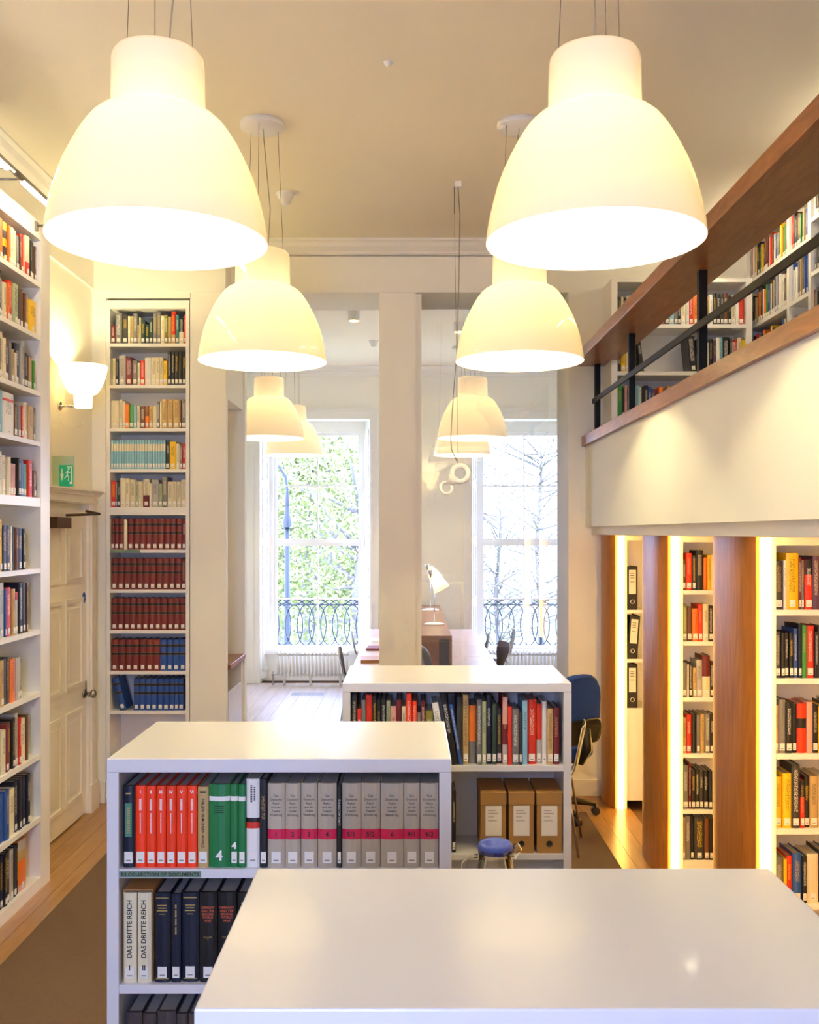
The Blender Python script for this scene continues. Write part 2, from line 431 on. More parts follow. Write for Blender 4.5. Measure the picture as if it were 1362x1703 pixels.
# ------------------------------------------------------------------ doors
def panelled_door(name, w, h, panels, parent_loc, rz, m):
    """leaf in the XZ plane, x 0..w, front face at y=0 looking to -Y"""
    root = struct(empty(name, parent_loc, rz))
    leaf = bx('door_leaf', m, 0, w, 0, .04, .01, h, parent=root)
    for (xa, xb, za, zb) in panels:
        mb = MB()
        for q in ((xa, xb, za, za + .03), (xa, xb, zb - .03, zb), (xa, xa + .03, za + .03, zb - .03), (xb - .03, xb, za + .03, zb - .03)):
            mb.box(q[0], q[1], -.012, 0, q[2], q[3])
        mb.box(xa + .07, xb - .07, -.006, 0, za + .07, zb - .07)
        mb.build('door_panel', m, leaf)
    return root, leaf
# left door: local x runs along world +Y, front looks to +X   (rz=90: local -Y -> +X)
pl = []
for xa, xb in ((.1, .42), (.5, .84)):
    pl += [(xa, xb, 1.66, 2.05), (xa, xb, .93, 1.55), (xa, xb, .15, .78)]
dr, leaf = panelled_door('door_1', .94, 2.16, pl, (XL + .045, 6.14, 0), R(90), M['door'])
kn = MB()
kn.tube([(.885, 0, .86), (.885, -.012, .86)], .032, 16); kn.tube([(.885, -.012, .86), (.885, -.05, .86)], .011, 10)
kn.tube([(.885, -.045, .86), (.885, -.055, .86), (.885, -.075, .86), (.885, -.085, .86)], [.018, .03, .03, .016], 16)
kn.build('door_knob', M['nickel'], leaf)
ky = MB(); ky.tube([(.905, -.02, .84), (.93, -.045, .838)], .004, 6); ky.tube([(.9, -.01, .95), (.9, -.01, .88)], .005, 6)
ky.build('door_key', M['nickel'], leaf)
sg = MB(); sg.lathe([(0, 0), (.04, 0)], 20); sgo = sg.build('door_sticker', M['bluesign'], leaf); sgo.rotation_euler = (R(90), 0, 0); sgo.location = (.88, -.002, 1.54)
bx('sticker_mark', M['inkw'], -.018, .018, -.0012, 0, -.0045, .0045, parent=sgo).location = (0, 0, .001)
bx('door_closer', M['brownmetal'], .16, .42, -.07, -.002, 2.03, 2.10, parent=leaf)
ca = MB(); ca.tube([(.36, -.06, 2.115), (.72, -.16, 2.13), (.78, -.05, 2.15)], .01, 6); ca.build('closer_arm', M['brownmetal'], leaf)
a = MB()   # architrave with its little entablature, same local frame
for (x0, x1) in ((-.16, 0), (.94, 1.10)):
    a.box(x0, x1, -.02, .045, 0, 2.2); a.box(x0 + .02, x1 - .07, -.035, -.02, .2, 2.2); a.box(x0 - .008, x1 + .008, -.04, .045, 0, .2)
a.box(-.16, 1.10, -.02, .045, 2.2, 2.26); a.box(-.14, 1.08, -.035, -.02, 2.21, 2.23)
a.box(-.18, 1.12, -.04, .045, 2.26, 2.275); a.box(-.19, 1.13, -.055, .045, 2.275, 2.287); a.box(-.2, 1.14, -.07, .045, 2.287, 2.298)
a.build('architrave', M['door'], dr)
# double door in the rear wall
pr = []
for xa, xb in ((.08, .37), (.45, .74)): pr += [(xa, xb, .2, .95), (xa, xb, 1.1, 2.1)]
d2, lf2 = panelled_door('door_2', .82, 2.3, pr, (1.17, YR + .045, 0), R(180), M['door'])
boxes('architrave', M['door'], [(-.14, 0, -.03, .045, 0, 2.3), (.82, .96, -.03, .045, 0, 2.3), (-.14, .96, -.03, .045, 2.3, 2.44)], d2)

# ------------------------------------------------------------------ mezzanine
struct(boxes('floor_mezzanine', M['wall'], [(1.42, XR, YR, YD, 1.985, 2.12), (1.385, 1.42, YR, YD, 1.985, 2.05)]))
struct(bx('wall_mezzanine_parapet', M['wall'], 1.335, 1.42, YR, YD, 2.045, 2.655))
struct(bx('trim_9', M['rail'], 1.305, 1.46, YR, YD - .02, 2.655, 2.728))
rl = empty('balcony_railing', (1.41, YD, 2.728))
tag(rl, 'cherry wood balcony rail on square black posts above the mezzanine parapet', 'railing')
hr = bx('handrail', M['rail'], 1.245 - 1.41, 1.525 - 1.41, YR - YD, -.02, 3.262 - 2.728, 3.338 - 2.728, parent=rl, bevel=.004)
for y in (7.45, 6.30, 4.78, 3.25, 1.75, .25):
    bx('post', M['black'], -.02, .02, y - .02 - YD, y + .02 - YD, 0, .534, parent=rl)
bx('mid_rail', M['black'], -.032, -.02, YR - YD, -.06, .245, .28, parent=rl)

# ------------------------------------------------------------------ carpet
cp = struct(bx('floor_carpet', M['carpet'], -1.885, 1.26, YR + .2, 7.08, -.012, .008))

# ------------------------------------------------------------------ books
PAL = dict(k='#1b1a1a', c='#3a3836', n='#171e31', b='#2c55a0', lb='#8fc3d6', t='#3f7f80', g='#3f8a3c', dg='#2d4034', gr='#7d7a76', lgr='#b5b2aa', w='#f0ece2',
           cr='#e8dcb8', y='#f0c31c', o='#ee7a24', r='#d8331f', m='#6d1f24', br='#6b4128', tn='#c3a368', p='#e0a79a', pu='#5d4462', ol='#8d8a35', sg='#a9b48a',
           v='#762a22', vb='#234a94', jr='#8cc0cf', dr='#bcb09a', pk='#4b4444', rr='#f53b12', gn='#1c7a3e', nb='#181f30')
NAMES = dict(k='black', c='charcoal', n='navy', b='blue', lb='pale blue', t='teal', g='green', dg='dark green', gr='grey', lgr='light grey', w='white', cr='cream', y='yellow',
             o='orange', r='red', m='maroon', br='brown', tn='tan', p='pink', pu='purple', ol='olive', sg='sage green', v='maroon', vb='blue', jr='pale blue', dr='grey', pk='dark grey', rr='bright red', gn='green', nb='navy')
ORD = ['', 'first', 'second', 'third', 'fourth', 'fifth', 'sixth', 'seventh', 'eighth', 'ninth', 'tenth'] + ['%dth' % i for i in range(11, 21)] + ['21st', '22nd', '23rd'] + ['%dth' % i for i in range(24, 31)] + ['31st', '32nd', '33rd'] + ['%dth' % i for i in range(34, 41)] + ['41st', '42nd', '43rd'] + ['%dth' % i for i in range(44, 60)]
LIGHT = {'w', 'cr', 'lgr', 'y', 'p', 'sg', 'lb', 'tn', 'jr', 'dr', 'o'}
BOOKS = []      # every book of the place as a spec; the largest in view become objects of their own
rng = random.Random(11)
def vary(c, a=.06):
    k = 1 + rng.uniform(-a, a) * 1.6
    return tuple(min(1, x * k) for x in c[:3]) + (1,)
def row(case, shelf, items, M0, x0, x1, gap=.001, from_end='left', hmax=.3, d=.17, align='left', where='', kind='book', fit=False, sticker=.85, inset=(.004, .02), bound=None):
    """items: list of (code, w, h[, opts]); M0 maps shelf-local (x along the row, y into the shelf, z up) to the world"""
    tot = sum(i[1] for i in items)
    if fit and tot > 0:
        k = (x1 - x0) / (tot + gap * len(items)); items = [(i[0], i[1] * k) + tuple(i[2:]) for i in items]; tot *= k
    x = x0 if align == 'left' else x1 - tot - gap * len(items)
    n = len(items)
    for i, it in enumerate(items):
        code, w, h = it[:3]; op = it[3] if len(it) > 3 else {}
        h = min(h, hmax)
        if 'gap' in op: x += op['gap']
        num = i + 1 if from_end == 'left' else n - i
        ins = op.get('ins', rng.uniform(*inset))
        lean = op.get('lean', 0)
        B = dict(code=code, w=max(.006, w - .0008), h=h, d=min(op.get('d', d + rng.uniform(-.015, .02)), bound - ins if bound else 9), op=op, case=case, shelf=shelf, num=num, where=where,
                 kind=op.get('kind', kind), sticker=op.get('st', rng.random() < sticker), title=op.get('title', rng.random() < .75), end=from_end,
                 M=M0 @ Matrix.Translation((x, ins, 0)) @ Matrix.Rotation(lean, 4, 'Y'), id=len(BOOKS))
        BOOKS.append(B)
        x += op.get('adv', w) + gap
def parse(s, sc=1.0):
    out = []
    for tok in s.split():
        p = tok.split(',')
        out.append((p[0], float(p[1]) * sc, float(p[2]) * sc))
    return out
def rand_row(n, hmin, hmax, wmin=.015, wmax=.045, pal=None, r=None):
    r = r or rng; pal = pal or 'k k c n m r cr cr w tn br gr lgr b g dg o y t pu'.split()
    return [(r.choice(pal), r.uniform(wmin, wmax), r.uniform(hmin, hmax)) for _ in range(n)]

def spine_bands(B):
    c = vary(lin(PAL[B['code']])); h = B['h']
    if B['code'] in ('v', 'vb'):
        gold = lin('#8a713c'); bk = lin('#17120f')
        return [(0, .50, c), (.50, .508, gold), (.508, .575, bk), (.575, .583, gold), (.583, .765, c), (.765, .773, gold), (.773, .845, bk), (.845, .853, gold), (.853, 1, c)]
    if B['code'] == 'jr':
        return [(0, .62, c), (.62, .87, lin('#efe2c0')), (.87, 1, c)]
    b = B['op'].get('bands')
    if b:
        return [(z0, z1, lin(PAL[k]) if k else c) for z0, z1, k in b]
    return [(0, 1, c)]
def book_geo(B, cov, pag, lab):
    w, h, d = B['w'], B['h'], B['d']; bt = min(.0028, w * .16)
    bands = spine_bands(B); base = bands[0][2]
    if len(bands) > 1: base = vary(lin(PAL[B['code']]), 0)
    if B['code'] in ('v', 'vb', 'jr'): tcol = None
    else:
        tc = B['op'].get('tc') or ('k' if B['code'] in LIGHT else rng.choice(['w', 'cr', 'tn', 'w', 'y']))
        tcol = lin(PAL[tc]) if B['title'] else None
    bulge = min(.006, w * .16)
    seg = [(-.5, 0), (-.3, -.75), (0, -1), (.3, -.75), (.5, 0)] if w > .016 else [(-.5, 0), (-.25, -.8), (.25, -.8), (.5, 0)]
    cx = w / 2; k = B['id']
    for z0, z1, c in bands:
        for (a, ya), (b, yb) in zip(seg, seg[1:]):
            uu = [(k + .5 + a * .98, z0), (k + .5 + b * .98, z0), (k + .5 + b * .98, z1), (k + .5 + a * .98, z1)]
            cov.quad([(cx + a * w, bulge + ya * bulge, z0 * h), (cx + b * w, bulge + yb * bulge, z0 * h), (cx + b * w, bulge + yb * bulge, z1 * h), (cx + a * w, bulge + ya * bulge, z1 * h)],
                     c, tcol or c, uu, True)
    for zz in (0, h):
        pts = [(cx + a * w, bulge + y * bulge, zz) for a, y in seg] + [(w, bulge + .006, zz), (0, bulge + .006, zz)]
        cov.quad(pts if zz else pts[::-1], base)
    cov.box(0, bt, bulge, d, 0, h, base); cov.box(w - bt, w, bulge, d, 0, h, base)
    pc = lin('#a9a49c') if B['code'] not in ('w', 'cr') else lin('#c5bfb2')
    pag.box(bt, w - bt, bulge + .004, d - .004, .003, h - .004, pc)
    if B['sticker']:
        sw = min(w * .72, .024); sh = .03; z0 = .012
        y = -.0006
        wc = lin('#f1ece0')
        lab.box(cx - sw / 2, cx + sw / 2, y, y + bulge * .7, z0, z0 + sh, wc)
        lab.quad([(cx - sw * .28, y - .0004, z0 + .006), (cx + sw * .28, y - .0004, z0 + .006), (cx + sw * .28, y - .0004, z0 + .009), (cx - sw * .28, y - .0004, z0 + .009)], lin('#8a8478'))

# ------------------------------------------------------------------ bookcases
SHELFN = ['top', 'second', 'third', 'fourth', 'fifth', 'sixth', 'seventh', 'eighth', 'ninth', 'tenth', 'bottom']
def bookcase(name, label, loc, rz, w, D, shelves, z0, z1, side=.027, m=None, head=.05, plinth=0, back=True, end=None, cat='bookcase'):
    """front face at local y=0; shelves = [(top z, thickness)]"""
    m = m or M['shelf']; root = tag(empty(name, loc, rz), label, cat)
    end = side if end is None else end
    bx('side_panel', m, 0, side, 0, D, z0, z1, parent=root); bx('side_panel', m, w - end, w, 0, D, z0, z1, parent=root)
    if back: bx('back_panel', m, side, w - end, D - .015, D, z0, z1 - head, parent=root)
    if head: bx('top_panel', m, side, w - end, 0, D, z1 - head, z1, parent=root)
    for z, t in shelves: bx('shelf', m, side, w - end, .002, D - .015, z - t, z, parent=root)
    if plinth: bx('plinth', m, side, w - end, .012, .03, z0, z0 + plinth, parent=root)
    mt = Matrix.Translation(loc) @ Matrix.Rotation(rz, 4, 'Z')
    return root, mt
T = Matrix.Translation

# --- tall built-in case beside the door
zs = [3.403, 3.096, 2.775, 2.472, 2.19, 1.875, 1.579, 1.278, .975, .681]
far_case, mt = bookcase('built_in_bookcase', 'tall narrow white bookcase built into the wall between door and pier', (-2.245, YL - .004, 0), 0, .615, .3,
                        [(z, .06 if abs(z - 2.19) < .01 else .024) for z in zs], .0, 3.72, head=.06)
CN = 'built-in case by door'
S = ['m,30,140 gr,50,230 c,45,220 cr,18,205 tn,20,205 gr,30,225 tn,12,140 cr,12,195 dg,30,175 dg,30,145 dg,28,190 gr,28,225 gr,28,235 cr,28,210 ol,25,215 tn,25,200 r,30,240 t,25,215 m,38,195 r,12,215',
     'sg,12,190 cr,20,200 n,20,195 lgr,50,220 m,50,205 gr,35,185 cr,18,165 r,32,185 w,50,205 cr,30,205 cr,25,205 cr,28,205 y,28,180 k,26,250 k,26,250 k,26,250 k,26,250 k,26,250',
     'cr,62,205 cr,25,215 cr,20,200 o,30,180 g,32,175 lb,25,170 cr,25,165 br,38,165 o,28,165 tn,30,165 cr,30,165 gr,20,200 cr,15,195 tn,45,215 tn,40,215 tn,52,215 br,12,205 gr,34,215',
     ' '.join(['jr,18.6,215'] * 21) + ' n,28,215 y,50,205 cr,25,190 gr,20,180 r,26,190',
     'r,35,195 gr,12,185 dg,20,180 cr,40,215 cr,32,215 cr,45,205 sg,22,190 cr,20,190 cr,12,190 cr,50,210 cr,18,180 lgr,50,205 sg,28,175 gr,40,225 cr,38,190 cr,32,190 cr,32,190 cr,38,205',
     'v,24,230 v,26,230 v,38,230 cr,24,225 ' + ' '.join(['v,42,230'] * 9) + ' m,24,225',
     ' '.join(['v,46,232'] * 11) + ' m,30,225', ' '.join(['v,45,235'] * 12), ' '.join(['v,50,232'] * 7 + ['vb,46,232'] * 4), None]
for i, z in enumerate(zs):
    if i == 9:
        it = [('vb', .048, .24, dict(lean=-.25, adv=.1, gap=.066, kind='bound_volume'))] + [('vb', a, .236, dict(kind='bound_volume')) for a in (.043, .043, .043, .043, .043, .042, .04, .027, .04)]
    else:
        it = [(c, w_, h_, dict(kind='bound_volume' if c in ('v', 'vb') else 'journal' if c == 'jr' else 'book')) for c, w_, h_ in parse(S[i], .001)]
        if i == 4: it[9] = it[9][:3] + (dict(kind='book', bands=[(0, .42, 'm'), (.42, 1, 'cr')]),)
        if i == 0: it[16] = it[16][:3] + (dict(kind='book', bands=[(0, .28, 'tn'), (.28, 1, 'r')]),); it[18] = it[18][:3] + (dict(kind='book', bands=[(0, .45, 'cr'), (.45, 1, 'k')]),)
        if i == 2: it[8] = it[8][:3] + (dict(kind='book', bands=[(0, .55, 'o'), (.55, 1, 'br')]),)
        if i == 5: it[3] = it[3][:3] + (dict(kind='book', ins=.0, st=False, title=False),)
    row(CN, SHELFN[i] + ' shelf', it, mt @ T((.03, .012, z)), 0, .555, fit=(i != 9), hmax=.255, sticker=1, d=.17, inset=(.004, .012), bound=.24)
bx('shelf_label', M['gsign'], .03, .25, -.004, .0, 1.853, 1.874, parent=far_case)

# --- long case on the left wall
zl = [3.40, 3.104, 2.79, 2.51, 2.195, 1.80, 1.458, 1.108, .757, .406, .067]
left_case, mt = bookcase('wall_bookcase', 'floor to cornice white bookcase along the left wall', (-2.07, 4.45, 0), R(90), 5.71 - 4.45, .275,
                         [(z, .05 if abs(z - 2.195) < .01 else .026) for z in zl[:-1]] + [(.067, .067)], 0, 3.74, side=.04, head=.1, end=.14)
LC = 'left wall bookcase'
L = ['o,46,215 y,60,210 o,23,205 cr,35,205 cr,55,205 gr,35,190 br,20,195 r,40,215 cr,65,220 k,20,210 c,55,210 br,24,200',
     'gr,40,200 cr,48,190 o,20,200 r,50,218 sg,68,215 c,40,210 br,48,212 br,30,200 tn,30,190 y,108,182',
     'cr,35,240 cr,40,215 br,38,210 gr,30,205 tn,42,180 cr,18,165 c,62,222 lgr,50,245 k,30,190 br,20,180 tn,62,180 g,20,165 y,32,165',
     'lb,45,222 w,150,220 br,32,172 gr,50,172 r,24,175 cr,50,200 k,16,190 tn,80,190 gr,40,188',
     'cr,90,222 cr,58,205 cr,48,200 p,40,170 p,40,170 k,42,205 b,48,195 g,60,180 r,58,205 br,58,150',
     'y,30,270 n,58,240 nb,48,238 w,20,235 k,35,232 br,38,228 nb,56,225 n,26,222',
     'm,34,210 lgr,68,285 b,20,250 r,60,255 tn,40,245 lgr,46,225 n,50,270 n,50,272 br,14,268',
     'br,58,230 tn,48,235 c,45,240 c,42,240 o,68,225 lgr,66,225 k,32,212',
     'g,50,205 cr,58,225 m,40,250 br,40,250 k,50,262 lgr,40,280 r,30,250 cr,76,235 br,28,245',
     'm,40,220 b,50,250 b,60,255 cr,76,245 n,50,272 n,50,272 n,50,272 n,50,272',
     'n,42,272 n,42,272 n,42,270 n,42,272 n,42,270 lgr,48,262 n,40,270 k,30,265 o,110,272']
endgap = [.004, .004, .004, .004, .006, .17, .14, .2, .12, .1, .13]
for i, z in enumerate(zl):
    it = [(c, w_, h_, {}) for c, w_, h_ in parse(L[i], .001)]
    if i == 0: it[8] = it[8][:3] + (dict(bands=[(0, .35, 'r'), (.35, 1, 'cr')]),); it[1] = it[1][:3] + (dict(bands=[(0, .15, 'y'), (.15, .4, 'k'), (.4, .6, 'y'), (.6, .8, 'k'), (.8, 1, 'y')]),)
    if i == 3: it[1] = it[1][:3] + (dict(bands=[(0, .8, 'w'), (.8, .86, 'r'), (.86, 1, 'w')], tc='k'),)
    if i == 10: it[8] = it[8][:3] + (dict(bands=[(0, .12, 'p'), (.12, .6, 'o'), (.6, .8, 'tn'), (.8, 1, 'lgr')], title=False),)
    if i == 6: it[5] = it[5][:3] + (dict(bands=[(0, .82, 'lgr'), (.82, 1, 'r')]),)
    used = sum(q[1] + .001 for q in it) + endgap[i]
    free = 5.57 - 4.86 - used
    extra = []
    while free > .03:
        wv = rng.uniform(.02, .045); extra.append((rng.choice('k n m cr w tn br gr b dg r'.split()), wv, rng.uniform(.19, .24), {})); free -= wv
    row(LC, SHELFN[i] + ' shelf', extra + it, mt @ T((0, .01, z)), 0, 5.568 - 4.45 - endgap[i], align='right', from_end='right', hmax=.285, inset=(.004, .018), d=.17, bound=.235)

# --- bays under the mezzanine
def bay(yf, shelves, label, depth=.5, rear=True):
    x0 = 1.552; root, mt = bookcase('bay_bookcase', label, (x0, yf, 0), 0, XR - .005 - x0, min(depth, .35), shelves, 0, 1.98, side=.022, head=.035)
    # rounded wooden end panel, and the light strip in the gap between it and the shelves
    pts = [(1.487, 0), (1.466, .03), (1.449, .09), (1.440, .17), (1.437, .27), (1.440, .37), (1.449, .46), (1.462, .52)]
    k = depth / .5
    inn = [(x + .03, y * k + .004) for x, y in pts]
    poly = [(x - x0, y * k) for x, y in pts] + [(x - x0, y) for x, y in inn[::-1]]
    poly[len(pts)] = (inn[-1][0] - x0, pts[-1][1] * k); poly[-1] = (inn[0][0] - .012 - x0, 0.006)
    mb = MB(); mb.prism(poly[::-1], .002, 1.983, sm=False)
    e = fix(mb.build('end_panel', M['fin'], root)); e.data.polygons.foreach_set('use_smooth', [len(p.vertices) == 4 for p in e.data.polygons])
    em = e.modifiers.new('edges', 'EDGE_SPLIT'); em.split_angle = R(40)
    bx('light_strip', M['strip'], 1.506 - x0, -.006, -.012, .05, .004, 1.978, parent=root)
    if rear: bx('light_strip', M['strip'], 1.478 - x0, -.006, min(depth, .35) + .01, min(depth, .35) + .03, .004, 1.978, parent=root)
    bx('strip_housing', M['shelf'], 1.506 - x0, -.002, .052, .075, .004, 1.978, parent=root)
    return root, mt
zb = [(1.669, .024), (1.374, .024), (1.051, .024), (.728, .024), (.405, .024), (.112, .112)]
b3, mt3 = bay(4.26, zb, 'nearest bookcase bay under the mezzanine, with wooden end panel and light strip')
b2, mt2 = bay(5.71, zb, 'middle bookcase bay under the mezzanine, with wooden end panel and light strip')
b1, mt1 = bay(7.18, [(1.441, .025), (1.086, .025), (.73, .025)], 'far binder bay under the mezzanine, with wooden end panel and light strip', depth=.36, rear=False)
bx('lower_panel', M['shelf'], .022, XR - .005 - 1.552 - .022, .006, .02, .06, .705, parent=b1)
b4, mt4 = bay(2.83, zb[:3], 'bookcase bay nearest the camera beyond the right edge')
B3 = ['c,34,210 w,12,212 y,54,243 m,10,225 gr,12,212 r,33,215 pu,28,230 o,24,228 t,24,210 br,30,205 k,25,215 cr,30,210',
      'c,22,200 k,18,195 k,18,195 k,18,195 b,18,212 n,15,230 g,20,228 r,32,225 k,15,200 c,30,222 p,22,215 k,28,210 n,24,220',
      'tn,12,205 gr,30,230 k,28,218 k,20,212 rr,40,212 p,25,220 k,25,205 y,30,200 c,26,215 cr,28,222',
      'y,30,220 y,38,235 c,35,272 r,20,205 k,22,222 tn,36,222 cr,42,225 cr,30,215 k,24,220',
      'gr,34,195 y,14,190 r,24,200 b,40,212 k,20,200 cr,50,210 n,36,225 br,30,220', 'c,30,200 k,30,220 m,30,210 n,30,215 cr,30,205 k,28,210']
B2 = ['br,20,175 rr,34,213 c,20,200 k,42,230 o,22,188 y,20,202 cr,30,205 c,20,205', 'ol,26,212 br,28,195 o,34,188 r,25,212 cr,32,215 k,25,205', 'gr,24,200 cr,12,190 k,20,195 tn,20,170 lgr,32,215 m,46,240 k,20,205',
      'tn,20,205 r,30,222 k,28,225 gr,20,220 tn,26,225 gr,28,228 n,26,225', 'gr,34,250 m,15,262 k,24,225 k,22,228 c,22,226 k,26,224 n,22,222', 'tn,15,245 gr,30,252 k,20,245 c,58,245 br,26,240 k,22,238 n,25,230']
for i in range(6):
    z = zb[i][0]
    it = [(c, w_, h_, {}) for c, w_, h_ in parse(B3[i], .001)]
    if i == 0: it[5] = it[5][:3] + (dict(bands=[(0, .7, 'r'), (.7, 1, 'k')], tc='w'),); it[2] = it[2][:3] + (dict(tc='k', title=True),)
    if i == 2: it[4] = it[4][:3] + (dict(bands=[(0, .5, 'rr'), (.5, .7, 'k'), (.7, 1, 'rr')], title=False),)
    if i == 3: it[3] = it[3][:3] + (dict(bands=[(0, .65, 'r'), (.65, 1, 'k')]),)
    row('nearest bay under mezzanine', SHELFN[i] + ' shelf', it, mt3 @ T((.025, .008, z)), 0, .4, hmax=.285, d=.15, where='light strip', inset=(.002, .012))
    it = [(c, w_, h_, {}) for c, w_, h_ in parse(B2[i], .001)]
    if i == 2: it[5] = it[5][:3] + (dict(bands=[(0, .5, 'cr'), (.5, 1, 'm')]),)
    row('middle bay under mezzanine', SHELFN[i] + ' shelf', it, mt2 @ T((.025, .008, z)), 0, .3, hmax=.285, d=.15, where='light strip', inset=(.002, .012))

# --- ring binders in the far bay
def binder(x, z, lean, label):
    root = tag(empty('ring_binder', (1.552 + x, 7.19, z)), label, 'binder', 'binders in the far bay')
    root.rotation_euler = (0, lean, 0)
    boxes('cover', M['dplastic'], [(0, .075, 0, .004, 0, .315), (0, .003, .004, .26, 0, .315), (.072, .075, .004, .26, 0, .315)], root, bevel=.002)
    bx('pages', M['paper'], .012, .06, .02, .245, .01, .305, parent=root)
    lb = bx('paper_label', M['paper'], .012, .063, -.0015, 0, .115, .29, parent=root)
    boxes('handwriting', M['ink'], [(.022, .05, -.0025, -.0015, zz, zz + .004) for zz in (.262, .246, .23, .2)], lb)
    rg = MB(); rg.tube([(.0375 + .014 * math.cos(a), -.001, .06 + .014 * math.sin(a)) for a in [2*math.pi*k/16 for k in range(16)]], .003, 6, closed=True)
    rg.build('finger_ring', M['chrome'], root)
for z, n, ln in ((1.441, 'upper', 0), (1.086, 'middle, tilted', .07), (.73, 'lower', 0)):
    binder(.026 if not ln else .024, z, ln, 'black ring binder with white spine label on the %s shelf of the far bay' % n)
    b_ = MB()
# --- mezzanine cases
zmb = [3.525, 3.18, 2.84, 2.5]
mcase, mtm = bookcase('mezzanine_bookcase', 'white bookcase on the mezzanine end wall behind the black posts', (1.475, YD - .3, 2.12), 0, 1.03, .295, [(z - 2.12, .028) for z in zmb] + [(.02, .02)], 0, 3.862 - 2.12, side=.045, head=.03)
r2 = random.Random(5)
E1 = 'c,24,200 cr,16,205 k,20,198 cr,25,210 tn,20,205 k,22,195 gr,25,215 k,20,200 cr,25,210 n,22,205 k,20,200 br,25,210 w,22,215 br,28,200 m,30,205 lb,34,208 gr,24,215 k,22,200 cr,35,212 w,20,205 r,26,240 o,45,225 cr,22,210 n,24,225 tn,20,205 w,22,220 k,22,230 k,28,225 c,22,215 br,30,232 k,22,215 cr,28,220 w,22,210 r,34,235'
row('mezzanine end bookcase', 'top shelf', [(a, b, c, {}) for a, b, c in parse(E1, .001)], mtm @ T((.05, .01, zmb[0] - 2.12)), 0, .93, fit=True, hmax=.25, d=.16, sticker=1)
row('mezzanine end bookcase', 'second shelf', [(a, b, c, {}) for a, b, c in parse('k,26,200 y,34,205 cr,22,200 m,24,215 c,28,225', .001)] + [('k', .03, .24, dict(lean=-.12, gap=.03))], mtm @ T((.05, .01, zmb[1] - 2.12)), 0, .3, hmax=.29, d=.16)
row('mezzanine end bookcase', 'second shelf', [('k', .055, .262, dict(lean=-.1, gap=.03))] + [(a, b, c, {}) for a, b, c in parse('c,30,245 lb,20,230 w,30,215 k,30,240 pu,20,230 w,26,250 lb,22,250 k,50,255 c,18,245 p,20,220 r,14,240 cr,30,250 y,24,235 n,24,248', .001)], mtm @ T((.05, .01, zmb[1] - 2.12)), .5, .93, align='right', hmax=.29, d=.16, from_end='right')
row('mezzanine end bookcase', 'third shelf', [(a, b, c, {}) for a, b, c in parse('g,34,240 k,16,220 p,20,240 m,18,215 r,30,240 lb,34,238 w,18,225 k,20,230 n,28,240 b,22,230 pu,24,215 m,26,205 o,30,230 k,34,205 tn,24,240 c,20,230 r,30,225 br,26,235 k,30,220 cr,30,225 n,28,230 m,26,215 k,30,225 gr,26,230 w,24,220', .001)], mtm @ T((.05, .01, zmb[2] - 2.12)), 0, .7, hmax=.28, d=.16)

zr = [3.89, 3.545, 3.20, 2.85]
rc = tag(empty('mezzanine_wall_bookcase', (2.55, YD - .005, 2.12), R(-90)), 'tall divided white bookcase on the mezzanine along the right wall', 'bookcase')
mtr = T((2.55, YD - .005, 2.12)) @ Matrix.Rotation(R(-90), 4, 'Z')
cuts = [0.0, .84, 1.20, 2.1, 3.0, 3.9]
for c in cuts: bx('divider', M['shelf'], c - .0, c + .035, 0, .39, 0, ZC - 2.12 - .02, parent=rc)
bx('back_panel', M['shelf'], 0, 3.93, .385, .398, 0, ZC - 2.12 - .02, parent=rc)
for i in range(len(cuts) - 1):
    off = 0.0 if i < 2 else .11
    for z in zr:
        bx('shelf', M['shelf'], cuts[i] + .035, cuts[i + 1], .003, .385, z + off - 2.12 - .028, z + off - 2.12, parent=rc)
    if i < 3:
        for j, z in enumerate(zr[:3]):
            width = cuts[i + 1] - cuts[i] - .04
            pal = 'y o cr w k n m r cr w br gr k c g b lgr tn r'.split()
            n = int(width / .026)
            it = [(a, b, c, {}) for a, b, c in rand_row(n, .2, .272, .016, .034, pal, r2)]
            if i == 1 and j == 2: it = it[:3]
            row('%s bay of mezzanine side bookcase' % ('far', 'narrow', 'near')[i], SHELFN[j] + ' shelf', it, mtr @ T((cuts[i] + .037, .01, z + off - 2.12)), 0, width - (.03 if i else 0), fit=(len(it) > 4), hmax=.29 if j else .255, d=.16)

# ------------------------------------------------------------------ the three low white double units
def low_unit(x0, y0, label, sh):
    w, d, h = .915, .525, 1.4
    root = tag(empty('low_shelf_unit', (x0, y0, 0)), label, 'shelf unit', 'low white shelf units')
    bx('top_panel', M['unit'], 0, w, 0, d, h - .037, h, parent=root, bevel=.003)
    bx('side_panel', M['unit'], 0, .032, .001, d - .001, 0, h - .0372, parent=root, bevel=.002)
    bx('side_panel', M['unit'], w - .032, w, .001, d - .001, 0, h - .0372, parent=root, bevel=.002)
    bx('centre_panel', M['unit'], .032, w - .032, .255, .27, .09, h - .0372, parent=root)
    for z in sh:
        bx('shelf', M['unit'], .032, w - .032, .004, d - .004, z - .024, z, parent=root, bevel=.0015)
    boxes('plinth', M['unit'], [(.032, w - .032, .02, .035, 0, sh[-1] - .024), (.032, w - .032, d - .035, d - .02, 0, sh[-1] - .024)], root)
    return root, T((x0, y0, 0))
SH = [1.1055, .798, .49, .09]
u1, mu1 = low_unit(-.272, 1.25, 'white glossy low shelf unit at the very front, only its top showing', SH)
u2, mu2 = low_unit(-.804, 2.633, 'white low shelf unit holding bright red and grey history volumes', SH)
u3, mu3 = low_unit(-.268, 3.96, 'white low shelf unit furthest back, holding brown archive boxes', [1.069, .716, .40, .09])
bx('shelf_label', M['gsign'], .034, .25, .0, .0035, 1.0855, 1.1005, parent=u2)
